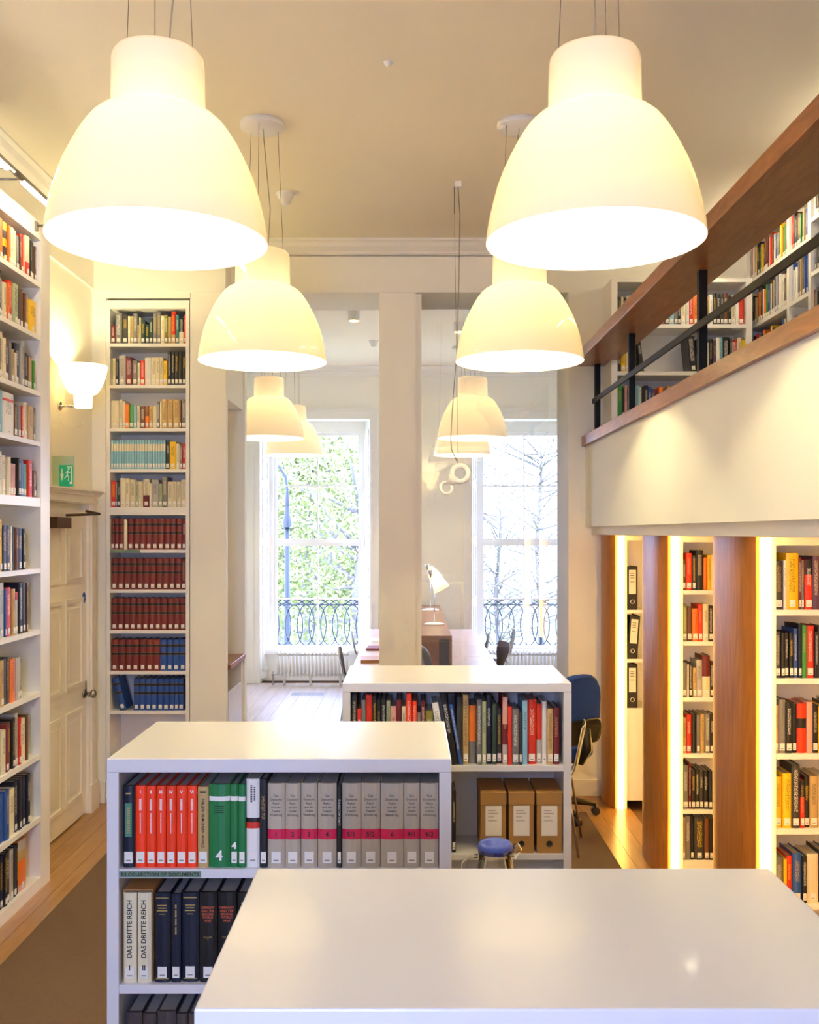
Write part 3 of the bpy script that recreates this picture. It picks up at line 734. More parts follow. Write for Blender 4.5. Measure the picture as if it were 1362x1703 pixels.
text_mesh('lettering', 'RS COLLECTION OF DOCUMENTS', .012, M['ink'], u2, (.142, -.0006, 1.093), width=.205, bold=.0003)
it = [('nb', .032, .218, dict(st=True, title=False, key='teal'))]
for i, wv in enumerate((.030, .0258, .0258, .0265, .0287, .0265)): it.append(('rr', wv, .218, dict(st=True, title=False, key='red%d' % i)))
it.append(('tn', .030, .215, dict(st=True, title=False, key='jew')))
for i, wv in enumerate((.057, .021, .020)): it.append(('gn', wv, .222, dict(st=i > 0, title=False, bands=[(0, .80, 'gn'), (.80, .855, 'w'), (.855, 1, 'gn')], key='green%d' % i)))
it.append(('w', .036, .236, dict(st=True, title=False, bands=[(0, .44, 'w'), (.44, .51, 'r'), (.51, .56, 'k'), (.56, 1, 'w')], key='swoosh')))
it.append(('k', .020, .236, dict(st=True, tc='tn')))
DRV = [('1', .047), ('2', .041), ('3', .045), ('4', .051), None, ('5/1', .05), ('5/2', .052), ('6', .062), ('9/1', .043), ('9/2', .05)]
for q in DRV:
    if q is None: it.append(('k', .013, .22, dict(st=True, tc='w')))
    else: it.append(('dr', q[1], .225, dict(st=True, title=False, bands=[(0, .33, 'dr'), (.33, .335, 'dr'), (.335, .455, 'pink'), (.455, 1, 'dr')], key='DR' + q[0])))
PAL['pink'] = '#d6204f'
UN = 'front low unit'
row('front low unit', 'top shelf', it, mu2 @ T((.034, .012, SH[0])), .004, .849, fit=True, gap=.0008, hmax=.25, d=.18, inset=(.004, .007))
it = [('cr', .035, .24, dict(st=True, title=False, key='dritte1', d=.2, ins=.004)), ('cr', .037, .24, dict(st=True, title=False, key='dritte2', d=.2, ins=.004)),
      ('nb', .043, .238, dict(st=True, title=False, key='nv1', gap=.006)), ('nb', .026, .236, dict(st=True, title=False, key='nv2')), ('nb', .045, .238, dict(st=True, title=False, key='nv1')),
      ('k', .047, .24, dict(st=True, title=False, key='ww1')), ('k', .05, .24, dict(st=True, title=False, key='ww2')), ('k', .045, .238, dict(st=True)), ('n', .045, .238, {}), ('k', .04, .235, {}), ('c', .05, .236, {}), ('k', .045, .238, {}), ('n', .05, .24, {}), ('k', .05, .238, {}), ('c', .045, .236, {}), ('k', .05, .238, {})]
row('front low unit', 'second shelf', it, mu2 @ T((.034, .012, SH[1])), .006, .84, gap=.002, hmax=.255, d=.18, inset=(.006, .01))
it = [('pk', wv, hv, dict(st=True, title=False, key='nv3')) for wv, hv in ((.042, .225), (.036, .222), (.05, .228), (.03, .223), (.036, .224), (.05, .23))] + [('k', .03, .21, {}), ('k', .04, .22, {}), ('c', .05, .225, {}), ('k', .05, .225, {})]
row('front low unit', 'third shelf', it, mu2 @ T((.034, .012, SH[2])), .012, .84, gap=.002, hmax=.28, d=.18, inset=(.006, .012))
# furthest unit
U3 = 'c,32,410 r,24,325 gr,24,380 r,38,408 k,25,400 k,25,380 k,28,385 sg,25,375 p,33,342 m,30,380 cr,25,342 rr,33,425 rr,30,372 gr,20,305 m,26,375 ol,44,315'
it = [(a, b, c, {}) for a, b, c in parse(U3, .000687)]
it += [('w', .026, .25, dict(lean=-.14, gap=.03)), ('k', .026, .288, dict(lean=-.17, gap=.018)), ('b', .014, .245, dict(lean=-.17, gap=.004, st=False))]
row('furthest low unit', 'top shelf', it, mu3 @ T((.036, .012, 1.069)), .0, .5, hmax=.287, gap=.0006, d=.18, inset=(.004, .012), bound=.22)
it = [(a, b, c, {}) for a, b, c in parse('n,58,412 c,36,390 tn,35,405 o,44,342 gr,30,380 sg,24,370 n,32,405 dg,28,355 c,30,322 r,30,395 r,24,340 gr,40,325 c,18,310 lb,30,375 r,52,376 br,32,352 w,28,365 tn,35,325 m,35,330', .000687)]
it[3] = ('gr', it[3][1], it[3][2], dict(bands=[(0, .38, 'gr'), (.38, 1, 'o')], title=False)); it[9] = ('r', it[9][1], it[9][2], dict(bands=[(0, .3, 'lgr'), (.3, .6, 'm'), (.6, 1, 'p')]))
it[15] = it[15][:3] + (dict(bands=[(0, .4, 'lgr'), (.4, 1, 'r')]),)
row('furthest low unit', 'top shelf', it, mu3 @ T((.036, .012, 1.069)), .4, .836, align='right', hmax=.287, d=.18, from_end='right', inset=(.004, .03), gap=.0008, bound=.22)
it = [('n', .02, .235, {}), ('k', .018, .24, {}), ('nb', .022, .235, {}), ('k', .02, .238, {}), ('b', .012, .22, {}), ('k', .016, .245, {})]
row('furthest low unit', 'second shelf', it, mu3 @ T((.036, .012, .716)), .25, .42, align='right', hmax=.29, d=.18, from_end='right', bound=.22)
def archive_box(x, label):
    root = tag(empty('archive_box', (-.268 + x, 3.972, .716)), label, 'box', 'brown archive boxes')
    w, h, d = .104, .245, .235
    bx('box_body', M['kraft'], .002, w - .002, .003, d - .003, 0, h - .045, parent=root, bevel=.001)
    bx('box_lid', M['kraft'], 0, w, 0, d, h - .05, h, parent=root, bevel=.0015)
    lb = bx('paper_label', M['paper'], .02, w - .02, .0018, .003, .07, h - .055, parent=root)
    boxes('handwriting', M['wire'], [(.03, .03 + l, .001, .0018, zz, zz + .0015) for l, zz in ((.03, .17), (.04, .16), (.025, .145), (.035, .13))], lb)
    hl = MB(); hl.lathe([(0, 0), (.012, 0), (.0125, .001)], 18); h_ = hl.build('pull_hole', M['dplastic'], root); h_.rotation_euler = (R(90), 0, 0); h_.location = (w / 2, .0025, .038)
archive_box(.5525, 'brown archive box at the left of the three, nearest the glass jug')
archive_box(.6645, 'middle one of the three brown archive boxes')
archive_box(.7765, 'brown archive box at the right end beside the unit side')

# ------------------------------------------------------------------ books become objects
def emit_books():
    for B in BOOKS:
        p = B['M'] @ Vector((B['w'] / 2, 0, B['h'] / 2)); n = (B['M'].to_3x3() @ Vector((0, -1, 0)))
        dv = p - Vector((0, 0, 2)); B['area'] = 0
        if p.y > .5:
            px = 681 + F * p.x / p.y; py = 886 - F * (p.z - 2) / p.y
            face = max(.0, -n.dot(dv.normalized()))
            if -6 < px < 1368 and 0 < py < 1715: B['area'] = B['w'] * B['h'] * face * (F / p.y) ** 2
            # hidden behind the foremost low unit or the handrail and parapet
            if B['case'] == 'front low unit' and ((B['shelf'] == 'second shelf' and px > 435) or (B['shelf'] == 'third shelf' and px > 345)): B['area'] *= .02
            if B['case'].startswith('furthest') and B['shelf'] == 'second shelf' and px < 740: B['area'] *= .02
            if 'middle bay' in B['case'] and px > 1190: B['area'] *= .02
            if 'mezzanine' in B['case'] and 'bay under' not in B['case']: B['area'] *= .35
    books = sorted([b for b in BOOKS if b['kind'] == 'book'], key=lambda b: -b['area'])
    single = set(b['id'] for b in books[:300]) | set(b['id'] for b in BOOKS if b['kind'] != 'book')
    rest = MB()
    for B in BOOKS:
        if B['id'] not in single:
            rest.mt = B['M']; book_geo(B, rest, rest, rest); continue
        cov, pag, lab = MB(), MB(), MB(); book_geo(B, cov, pag, lab)
        o = cov.build(B['kind'], M['cover']); o.matrix_world = B['M']
        pag.build('pages', M['cover'], o)
        if B['sticker']: lab.build('spine_label', M['cover'], o)
        size = ' '.join(x for x in ('slim' if B['w'] < .019 else 'thick' if B['w'] > .047 else '', 'tall' if B['h'] > .242 else 'short' if B['h'] < .178 else '') if x)
        end = {'left': 'from left', 'right': 'from right'}[B['end']]
        if B['case'] == LC: end = 'from far end'
        if B['where']: end = 'from ' + B['where']
        kind = {'book': 'book', 'bound_volume': 'banded bound volume', 'journal': 'journal'}[B['kind']]
        nm = {'rr': 'bright red'}.get(B['code'], NAMES[B['code']])
        lean = 'leaning ' if abs(B['op'].get('lean', 0)) > .01 else ''
        lbl = ' '.join(('%s %s%s %s, %s %s, %s of %s' % (size, lean, nm, kind, ORD[B['num']], end, B['shelf'], B['case'])).split())
        tag(o, lbl, {'book': 'book', 'bound_volume': 'book', 'journal': 'journal'}[B['kind']], 'books on the %s of the %s' % (B['shelf'], B['case']))
        key = B['op'].get('key')
        if key: letter(o, B, key)
    o = rest.build('small_books', M['cover'])
    tag(o, 'remaining small books on the mezzanine and far shelves', 'books', kind='stuff')
def letter(o, B, key):
    w, h = B['w'], B['h']; cx = w / 2; y = -.0012
    if key.startswith('DR'):
        t = text_mesh('lettering', 'Das\nDeutsche\nReich\nund der\nZweite\nWeltkrieg', .0115, M['ink'], o, (cx, y, h * .74), space=1.12, width=min(.036, w * .72))
        t2 = text_mesh('volume_number', key[2:], .018, M['ink'], o, (cx, y, h * .393), bold=.0002)
    elif key.startswith('red'):
        n = int(key[3:]); num = ['I', 'II', 'III', 'IV', 'V', 'VI'][n]
        text_mesh('volume_number', num, .011, M['inkw'], o, (cx, y, h * .925), bold=.0004)
        boxes('lettering', M['inkw'], [(cx - .003, cx + .003, y - .0004, y, h * (.70 + .012 * q), h * (.708 + .012 * q)) for q in range(12)] + [(cx - .0012, cx + .0012, y - .0004, y, h * (.42 + .014 * q), h * (.43 + .014 * q)) for q in range(18)], o)
    elif key == 'teal':
        bx('title_panel', M['teal'], cx - .009, cx + .009, y - .0004, y, h * .38, h * .79, parent=o)
        boxes('lettering', M['inkgold'], [(cx - .004, cx + .004, y - .0008, y - .0004, h * (.42 + .03 * q), h * (.437 + .03 * q)) for q in range(11)], o)
        bx('shelf_mark', M['inkgold'], cx - .007, cx + .007, y - .0004, y, h * .90, h * .918, parent=o)
    elif key == 'jew':
        text_mesh('lettering', 'THE JEW IN MODERN WORLD', .013, M['ink'], o, (cx, y, h * .55), vertical='down', width=h * .62, bold=.0003)
        bx('top_mark', M['ink'], cx - .008, cx + .008, y - .0004, y, h * .93, h * .95, parent=o)
    elif key.startswith('green'):
        i = int(key[5:])
        if i < 2: text_mesh('volume_number', '4', .036 if i == 0 else .024, M['inkw'], o, (cx, y, h * .14 if i == 0 else h * .26), bold=.001)
        if i == 0: boxes('lettering', M['ink'], [(cx - .012, cx + .012, y - .0004, y, h * (.66 + .025 * q), h * (.668 + .025 * q)) for q in range(4)], o)
    elif key == 'swoosh':
        boxes('lettering', M['ink'], [(cx - .006, cx - .001, y - .0004, y, h * (.74 + .02 * q), h * (.752 + .02 * q)) for q in range(10)] + [(cx + .003, cx + .007, y - .0004, y, h * (.76 + .02 * q), h * (.772 + .02 * q)) for q in range(8)], o)
    elif key.startswith('dritte'):
        text_mesh('lettering', 'DAS DRITTE REICH', .021, M['ink'], o, (cx, y, h * .60), vertical='up', width=h * .64, bold=.0004)
        text_mesh('volume_number', 'I' if key[-1] == '1' else 'II', .02, M['ink'], o, (cx, y, h * .165), bold=.0004)
    elif key == 'nv1':
        boxes('lettering', M['inkgold'], [(cx - q, cx + q, y - .0004, y, h * v0, h * v1) for q, v0, v1 in ((w * .4, .945, .955), (.013, .86, .872), (.011, .83, .842), (.014, .80, .812), (.008, .765, .772), (w * .4, .04, .05))], o)
    elif key == 'nv2':
        boxes('lettering', M['inkgold'], [(cx - .0022, cx + .0022, y - .0004, y, h * (.55 + .016 * q), h * (.561 + .016 * q)) for q in range(21) if q % 6 != 5], o)
    elif key == 'nv3':
        boxes('lettering', M['inkgold'], [(cx - q, cx + q, y - .0004, y, h * v0, h * v1) for q, v0, v1 in ((.008, .86, .868), (.009, .82, .828), (.004, .6, .61))], o)
    elif key.startswith('ww'):
        text_mesh('lettering', 'GERMANY\nAND THE\nSECOND\nWORLD\nWAR', .011, M['inkred'], o, (cx, y, h * .76), width=w * .8, bold=.0003)
        text_mesh('volume_number', 'VOLUME\n' + ('II' if key[-1] == '1' else 'III'), .007, M['inkgold'], o, (cx, y, h * .49), width=w * .5)
emit_books()
# slipcase behind the two cream volumes
sc_ = boxes('slipcase', M['leather'], [(-.804 + .0385, -.804 + .0405, 2.655, 2.86, SH[1] + .0005, SH[1] + .247), (-.804 + .1165, -.804 + .1185, 2.655, 2.86, SH[1] + .0005, SH[1] + .247), (-.804 + .0405, -.804 + .1165, 2.655, 2.86, SH[1] + .2445, SH[1] + .247)])
tag(sc_, 'tan card slipcase around the two cream volumes', 'slipcase')

# ------------------------------------------------------------------ pendants
BELL = [(.343, 0), (.3405, .035), (.332, .08), (.322, .125), (.3085, .174), (.292, .219), (.272, .262), (.250, .305), (.2265, .343), (.209, .366), (.192, .382), (.172, .394), (.147, .400)]
COLLAR = [(.147, .398), (.146, .44), (.145, .50), (.144, .555), (.142, .575), (.136, .587), (.125, .592), (.0, .594)]
def pendant_parts(root, top, watt):
    s = MB().lathe(BELL, 64).build('shade', M['opal'], root)
    MB().lathe(COLLAR, 48).build('collar', M['opal_collar'], root)
    MB().lathe([(.001, .33), (.02, .335), (.038, .36), (.038, .4), (.02, .45), (.018, .5)], 20).build('bulb', M['tube'], root)
    hz = top - .592
    for k in range(3):
        a = R(90 + 120 * k + 20)
        w = MB(); w.tube([(.115 * math.cos(a), .115 * math.sin(a), .59), (.085 * math.cos(a), .085 * math.sin(a), top - .02)], .0014, 5); w.build('suspension_wire', M['wire'], root)
    cb = MB(); cb.tube([(.03, 0, .59), (.05, .01, .59 + hz * .35), (.025, .01, .59 + hz * .7), (0, 0, top - .02)], .003, 6); cb.build('power_cable', M['cable'], root)
    cn = MB(); cn.lathe([(0, 0), (.118, 0), (.12, .004), (.12, .028), (.116, .03)], 40, cap1=True); c_ = cn.build('ceiling_canopy', M['white'], root); c_.location = (0, 0, top - .03)
    lamp_point((0, 0, .24), watt, .04, WARM, root)
PL = [(-.795, 3.14, 'nearest of the pendants on the left'), (.586, 3.14, 'nearest of the pendants on the right, before the balcony rail'), (-.79, 5.34, 'second pendant on the left, in front of the pier'), (.592, 5.34, 'second pendant on the right'),
      (-1.37, 9.67, 'nearer pendant before the left window'), (.615, 9.67, 'nearer pendant before the right window'), (-1.37, 11.8, 'farthest pendant before the left window'), (.63, 11.8, 'farthest pendant before the right window')]
for i, (x, y, t) in enumerate(PL):
    r_ = tag(empty('pendant_lamp', (x, y, 2.92)), 'white opal bell pendant lamp, ' + t, 'pendant lamp', 'opal bell pendants')
    r_.rotation_euler = (0, 0, R((0, 70, 35, 100, 10, 50, 80, 20)[i]))
    pendant_parts(r_, ZC - 2.92, PENDANT_W if y < 8 else 7.0)

# wall sconces: the same bell, small and turned up
def sconce(loc, rz, label):
    root = tag(empty('wall_sconce', loc, rz), label, 'wall lamp')     # wall plane at local y=+.16, lamp axis at origin
    k = .155 / .341
    MB().lathe([(r * k, .30 - z * k * 1.05) for r, z in BELL], 40).build('shade', M['opal_small'], root)
    MB().lathe([(.062, .125), (.06, .05), (.055, .018), (.0, .014)], 32).build('collar', M['opal_small'], root)
    br = MB(); br.tube([(0, .05, .03), (0, .16, .03)], .008, 8); br.tube([(0, .15, .03), (0, .16, .03)], .03, 16); br.build('wall_bracket', M['chrome'], root)
    wr_ = MB(); wr_.tube([(.0, .075 + .075 * math.cos(a), -.05 + .07 * math.sin(a)) for a in [R(200 + 14 * q) for q in range(11)]], .0016, 5); wr_.build('loop_wire', M['chrome'], root)
    lamp_point((0, 0, .20), 11, .03, WARM, root)
sconce((XL + .16, 6.66, 2.82), R(90), 'small white bell wall lamp above the panelled door')
sconce((.36, YR + .16, 2.75), R(180), 'small white bell wall lamp on the rear wall')

# tube lights on arms above the shelving
def shelf_light(loc, rz, ln, label):
    """bookcase edge at local y=0, room towards -y; runs along x"""
    root = tag(empty('shelf_light', loc, rz), label, 'light', 'tube lights over the shelves')
    for x in (0, ln):
        a_ = MB(); a_.box(x - .012, x + .012, -.012, 0, -.03, .02); a_.build('bracket', M['nickel'], root)
        q = MB(); q.tube([(x, -.01, 0), (x, -.195, 0)], .006, 8); q.build('arm', M['nickel'], root)
    h = MB(); h.tube([(-.06, -.20, .012), (ln + .06, -.20, .012)], .016, 10); h.build('housing', M['nickel'], root)
    t_ = MB(); t_.tube([(.02, -.203, -.008), (ln - .02, -.203, -.008)], .012, 10); t_.build('tube', M['tube'], root)
shelf_light((-2.07, 4.77, 3.70), R(90), .72, 'slim steel tube light on arms above the left bookcase, far one')
shelf_light((-2.07, 3.90, 3.70), R(90), .72, 'slim steel tube light on arms above the left bookcase, near one')
shelf_light((2.55, 7.0, 4.12), R(-90), .9, 'tube light on arms over the mezzanine shelves, far one')
shelf_light((2.55, 5.6, 4.12), R(-90), .9, 'tube light on arms over the mezzanine shelves, near one')

shelf_light((1.90, YD - .3, 3.885), 0, .28, 'added tube light on arms, out of sight over the mezzanine end bookcase')  # unseen fixture added behind the handrail to brighten the end shelves and wall

# ------------------------------------------------------------------ small fittings
ex = tag(empty('exit_sign', (XL, 6.52, 2.30)), 'green running man exit sign on a clear panel above the door', 'sign')
bx('acrylic_panel', M['signback'], 0, .145, 0, .008, 0, .205, parent=ex)
gp = bx('green_field', M['green'], .048, .14, -.003, 0, .005, .145, parent=ex)
pm = MB()
def strip_(pts, w):
    pm.tube([(x, -.0036, z) for x, z in pts], w, 6)
pm.prism([(.056, .085), (.064, .085), (.064, .12), (.072, .12), (.072, .085), (.080, .085), (.068, .04)], -.0045, -.003, axis='y')
pm.build('arrow', M['inkw'], gp)
pm = MB(); strip_([(.108, .108), (.102, .08)], .0045); strip_([(.102, .082), (.112, .062), (.108, .04)], .0032); strip_([(.102, .082), (.092, .065), (.085, .055)], .0032); strip_([(.107, .105), (.118, .095), (.124, .1)], .0026); strip_([(.107, .105), (.096, .1), (.091, .088)], .0026)
pm.lathe([(0, -.005), (.006, -.003), (.006, .003), (0, .005)], 10, origin=(.112, -.0036, .12)); pm.build('running_man', M['inkw'], gp)
boxes('doorway_mark', M['inkw'], [(.118, .134, -.0045, -.003, .02, .036), (.128, .134, -.0045, -.003, .036, .135), (.1, .128, -.0045, -.003, .129, .135)], gp)

sd = tag(empty('smoke_detector', (-.806, 6.45, ZC)), 'white smoke detector on the ceiling of the main room', 'detector', 'ceiling detectors')
MB().lathe([(0, -.012), (.055, -.012), (.06, -.006), (.06, 0)], 28).build('base', M['white'], sd)
MB().lathe([(0, -.075), (.022, -.075), (.034, -.06), (.036, -.04), (.05, -.03), (.052, -.012)], 28).build('sensor_head', M['white'], sd)
s2 = copy_tree(sd); s2.location = (-.41, 11.4, ZC); s2['label'] = 'white smoke detector on the ceiling of the window room'
for x, y, t in ((-.55, 9.85, 'left'), (.52, 10.4, 'right')):
    d_ = tag(empty('ceiling_spot', (x, y, ZC)), 'small white ceiling spot of the window room, %s one' % t, 'light', 'ceiling spots')
    MB().lathe([(.06, 0), (.06, -.10), (.056, -.105), (.05, -.105)], 24).build('housing', M['white'], d_)
    MB().lathe([(0, -.095), (.052, -.095)], 20).build('lens', M['strip'], d_)
rs = tag(empty('ceiling_rose', (-.1, 4.65, ZC)), 'tiny white sensor dot on the ceiling between the pendants', 'sensor')
MB().lathe([(0, -.02), (.012, -.018), (.02, -.004), (.02, 0)], 16).build('cap', M['white'], rs)

# hanging white double ring on a wire
hg = tag(empty('hanging_loop', (.305, 6.24, ZC)), 'white double ring hanging on a thin wire from the ceiling', 'pendant')
MB().box(-.02, .02, -.02, .02, -.035, 0).build('ceiling_plate', M['white'], hg)
cbl = MB(); cbl.tube([(.0, 0, -.03), (.012, 0, -.2), (.006, 0, -.6), (-.006, 0, -1.05), (-.03, 0, -1.35), (-.045, 0, -1.6), (-.042, 0, -1.68), (-.005, 0, -1.76)], .003, 6); cbl.build('cable', M['wire'], hg)
w2 = MB(); w2.tube([(-.022, 0, -.03), (-.022, 0, -.2)], .004, 6); w2.tube([(-.022, .005, -.2), (-.0, .005, -1.77)], .0012, 5); w2.build('steel_wire', M['wire'], hg)
def ring(cx, cz, rx, rz_, tilt, r, nm):
    q = MB(); P = []
    for k in range(28):
        a = 2 * math.pi * k / 28; x, z = rx * math.cos(a), rz_ * math.sin(a)
        P.append((cx + x * math.cos(tilt) - z * math.sin(tilt), .02 * math.sin(a), cz + x * math.sin(tilt) + z * math.cos(tilt)))
    q.tube(P, r, 8, closed=True); q.build(nm, M['white'], hg)
ring(.012, -1.835, .052, .05, .6, .017, 'upper_ring'); ring(-.075, -1.925, .034, .038, .6, .011, 'lower_ring')
q = MB(); q.tube([(-.022, 0, -1.85), (-.035, 0, -1.875), (-.055, 0, -1.9)], [.035, .034, .022], 10); q.build('link', M['white'], hg)

# glass partition in the right-hand opening
gpn = tag(empty('glass_partition', (.65, 8.1, 0)), 'frameless glass screen filling the right opening beside the pillar', 'glass screen')
bx('pane', M['screen'], .10 - .65, 1.205 - .65, -.004, .004, .02, 3.82, parent=gpn)
boxes('channel', M['nickel'], [(.10 - .65, 1.205 - .65, -.012, .012, 0, .02)], gpn)

# counter in the niche behind the left pier
ct = tag(empty('niche_counter', (-1.6, 7.43, 0)), 'wooden counter top on a white cabinet in the niche behind the pier', 'counter')
bx('counter_top', M['rail'], -.02, .262, 0, .665, .975, 1.013, parent=ct, bevel=.003)
boxes('cabinet', M['shelf'], [(-.02, .02, 0, .66, 0, .975), (.02, .24, .6, .66, 0, .975), (.02, .245, .02, .6, .0, .09)], ct)
bx('cabinet_door', M['unit'], .225, .243, .03, .58, .095, .80, parent=ct, bevel=.002)

# floor vent
fv = struct(empty('floor_vent', (-1.26, 12.3, .0)))
boxes('vent_frame', M['vent'], [(-.2, .2, -.075, -.06, 0, .004), (-.2, .2, .06, .075, 0, .004), (-.2, -.185, -.06, .06, 0, .004), (.185, .2, -.06, .06, 0, .004)], fv)
for k in range(14): bx('vent_slat', M['vent'], -.18 + k * .0266, -.172 + k * .0266, -.06, .06, 0, .003, parent=fv)

# ------------------------------------------------------------------ window room furniture
tb = tag(empty('reading_table', (.15, 9.1, 0)), 'long double sided reading table with a raised wooden middle shelf', 'table')
for k in range(4):
    for s in (-1, 1):
        x0, x1 = ((-.685, -.14) if s < 0 else (.14, .685))
        bx('table_top', M['desk'], x0, x1, .004 + k * .97, .966 + k * .97, .71, .74, parent=tb, bevel=.002)
for y in (.06, 1.94, 3.8):
    for x in (-.64, .64): bx('leg', M['shelf'], x - .025, x + .025, y - .025, y + .025, 0, .71, parent=tb)
bx('raised_shelf', M['rail'], -.235 + .0, .24, 0, 3.88, 1.03, 1.055, parent=tb, bevel=.002)
boxes('shelf_support', M['rail'], [(-.235, -.21, 0, 3.88, .0, 1.03), (.215, .24, 0.0, 3.88, .74, 1.03), (-.21, .12, 0, .025, .0, 1.03)], tb)
bx('end_panel', M['dplastic'], -.06, .215, .004, .02, .745, 1.02, parent=tb)
def desk_lamp(y, label):
    root = tag(empty('desk_lamp', (.255, y, 1.055)), label, 'lamp', 'desk lamps on the reading table')
    MB().lathe([(0, .022), (.06, .022), (.1, .012), (.105, 0), (.0, 0)], 28).build('base', M['white'], root)
    st = MB(); st.tube([(0, 0, .02), (0, 0, .50)], .006, 8); st.build('stem', M['chrome'], root)
    hd = MB(); hd.tube([(-.02, 0, .48), (-.045, 0, .55), (-.05, 0, .565)], [.016, .03, .018], 12); hd.tube([(-.01, 0, .47), (.03, 0, .50)], .012, 8); hd.build('lamp_head', M['chrome'], root)
    sh = MB().lathe([(.028, .0), (.045, -.03), (.062, -.09), (.078, -.16), (.083, -.19)], 28).build('shade', M['opal_small'], root)
    sh.location = (-.01, 0, .53); sh.rotation_euler = (0, R(-28), 0)
    lamp_point((.035, 0, .44), 1.2, .02, WARM, root)
desk_lamp(10.2, 'chrome desk lamp with cream glass shade, nearer one on the table'); desk_lamp(12.1, 'chrome desk lamp with cream glass shade, farther one on the table')
# papers and boxes on the table
def flat_book(x, y, z, w, d, h, m, rz, name, label, cat):
    o = MB().box(-w/2, w/2, -d/2, d/2, 0, h).build(name, m, None, .002); o.location = (x, y, z); o.rotation_euler = (0, 0, rz); tag(o, label, cat); return o
flat_book(-.36, 9.75, .74, .25, .34, .03, M['leather'], .05, 'document_box', 'tan flat document box on the left of the table', 'box')
flat_book(-.34, 10.75, .74, .24, .32, .02, M['box'], -.04, 'notebook', 'dark red notebook lying on the table', 'book')
flat_book(-.34, 11.6, .74, .22, .3, .006, M['paper'], .1, 'paper_sheet', 'loose white paper lying far along the table', 'paper')

def shell_chair_mesh():
    prof = [(.21, .435), (.19, .452), (.10, .452), (-.0, .442), (-.09, .44), (-.15, .455), (-.19, .50), (-.205, .56), (-.215, .62), (-.23, .69), (-.245, .76), (-.25, .80)]
    wid = [.16, .2, .215, .215, .2, .16, .10, .105, .16, .2, .2, .15]
    mb = MB(); rows = []
    for (x, z), w in zip(prof, wid):
        rows.append([mb.vert((x + (.018 * (q * q) if x < -.12 else 0), q * w, z + (.012 * q * q if x > -.12 else 0))) for q in (-1, -.7, -.35, 0, .35, .7, 1)])
    for a_, b_ in zip(rows, rows[1:]):
        for k in range(6): mb.face((a_[k], a_[k+1], b_[k+1], b_[k]), sm=True)
    return mb.mesh('shell', None)
_sm = shell_chair_mesh(); _sm.materials.append(M['shell']); _sm.materials.append(M['shelledge'])
def shell_chair(x, y, rz, label):
    root = tag(empty('shell_chair', (x, y, 0), rz), label, 'chair', 'dark shell chairs')
    o = link(bpy.data.objects.new('shell', _sm), root)
    sl = o.modifiers.new('thick', 'SOLIDIFY'); sl.thickness = .011; sl.offset = 0; sl.material_offset_rim = 1
    sb = o.modifiers.new('smooth', 'SUBSURF'); sb.levels = 1; sb.render_levels = 1
    for sx, sy in ((1, 1), (1, -1), (-1, 1), (-1, -1)):
        l_ = MB(); l_.tube([(.03 * sx, .03 * sy, .428), (.12 * sx, .13 * sy, .424), (.155 * sx, .165 * sy, .40), (.215 * sx, .21 * sy, .0)], .0075, 8); l_.build('leg', M['chrome'], root)
    MB().lathe([(0, .415), (.07, .415), (.07, .432), (0, .432)], 20).build('hub', M['dplastic'], root)
for a_ in ((-.50, 10.42, 0, 'dark shell chair on the left of the table, nearest one'), (-.49, 12.4, .1, 'dark shell chair on the left of the table by the window'),
           (1.07, 12.35, R(180), 'dark shell chair pulled out near the right window radiator'), (.83, 10.95, R(196), 'dark shell chair on the right of the table, nearest one'),
           (.70, 11.75, R(178), 'dark shell chair pushed up to the right of the table'), (.87, 6.33, R(168), 'dark shell chair with chrome legs behind the furthest low unit')):
    shell_chair(*a_)

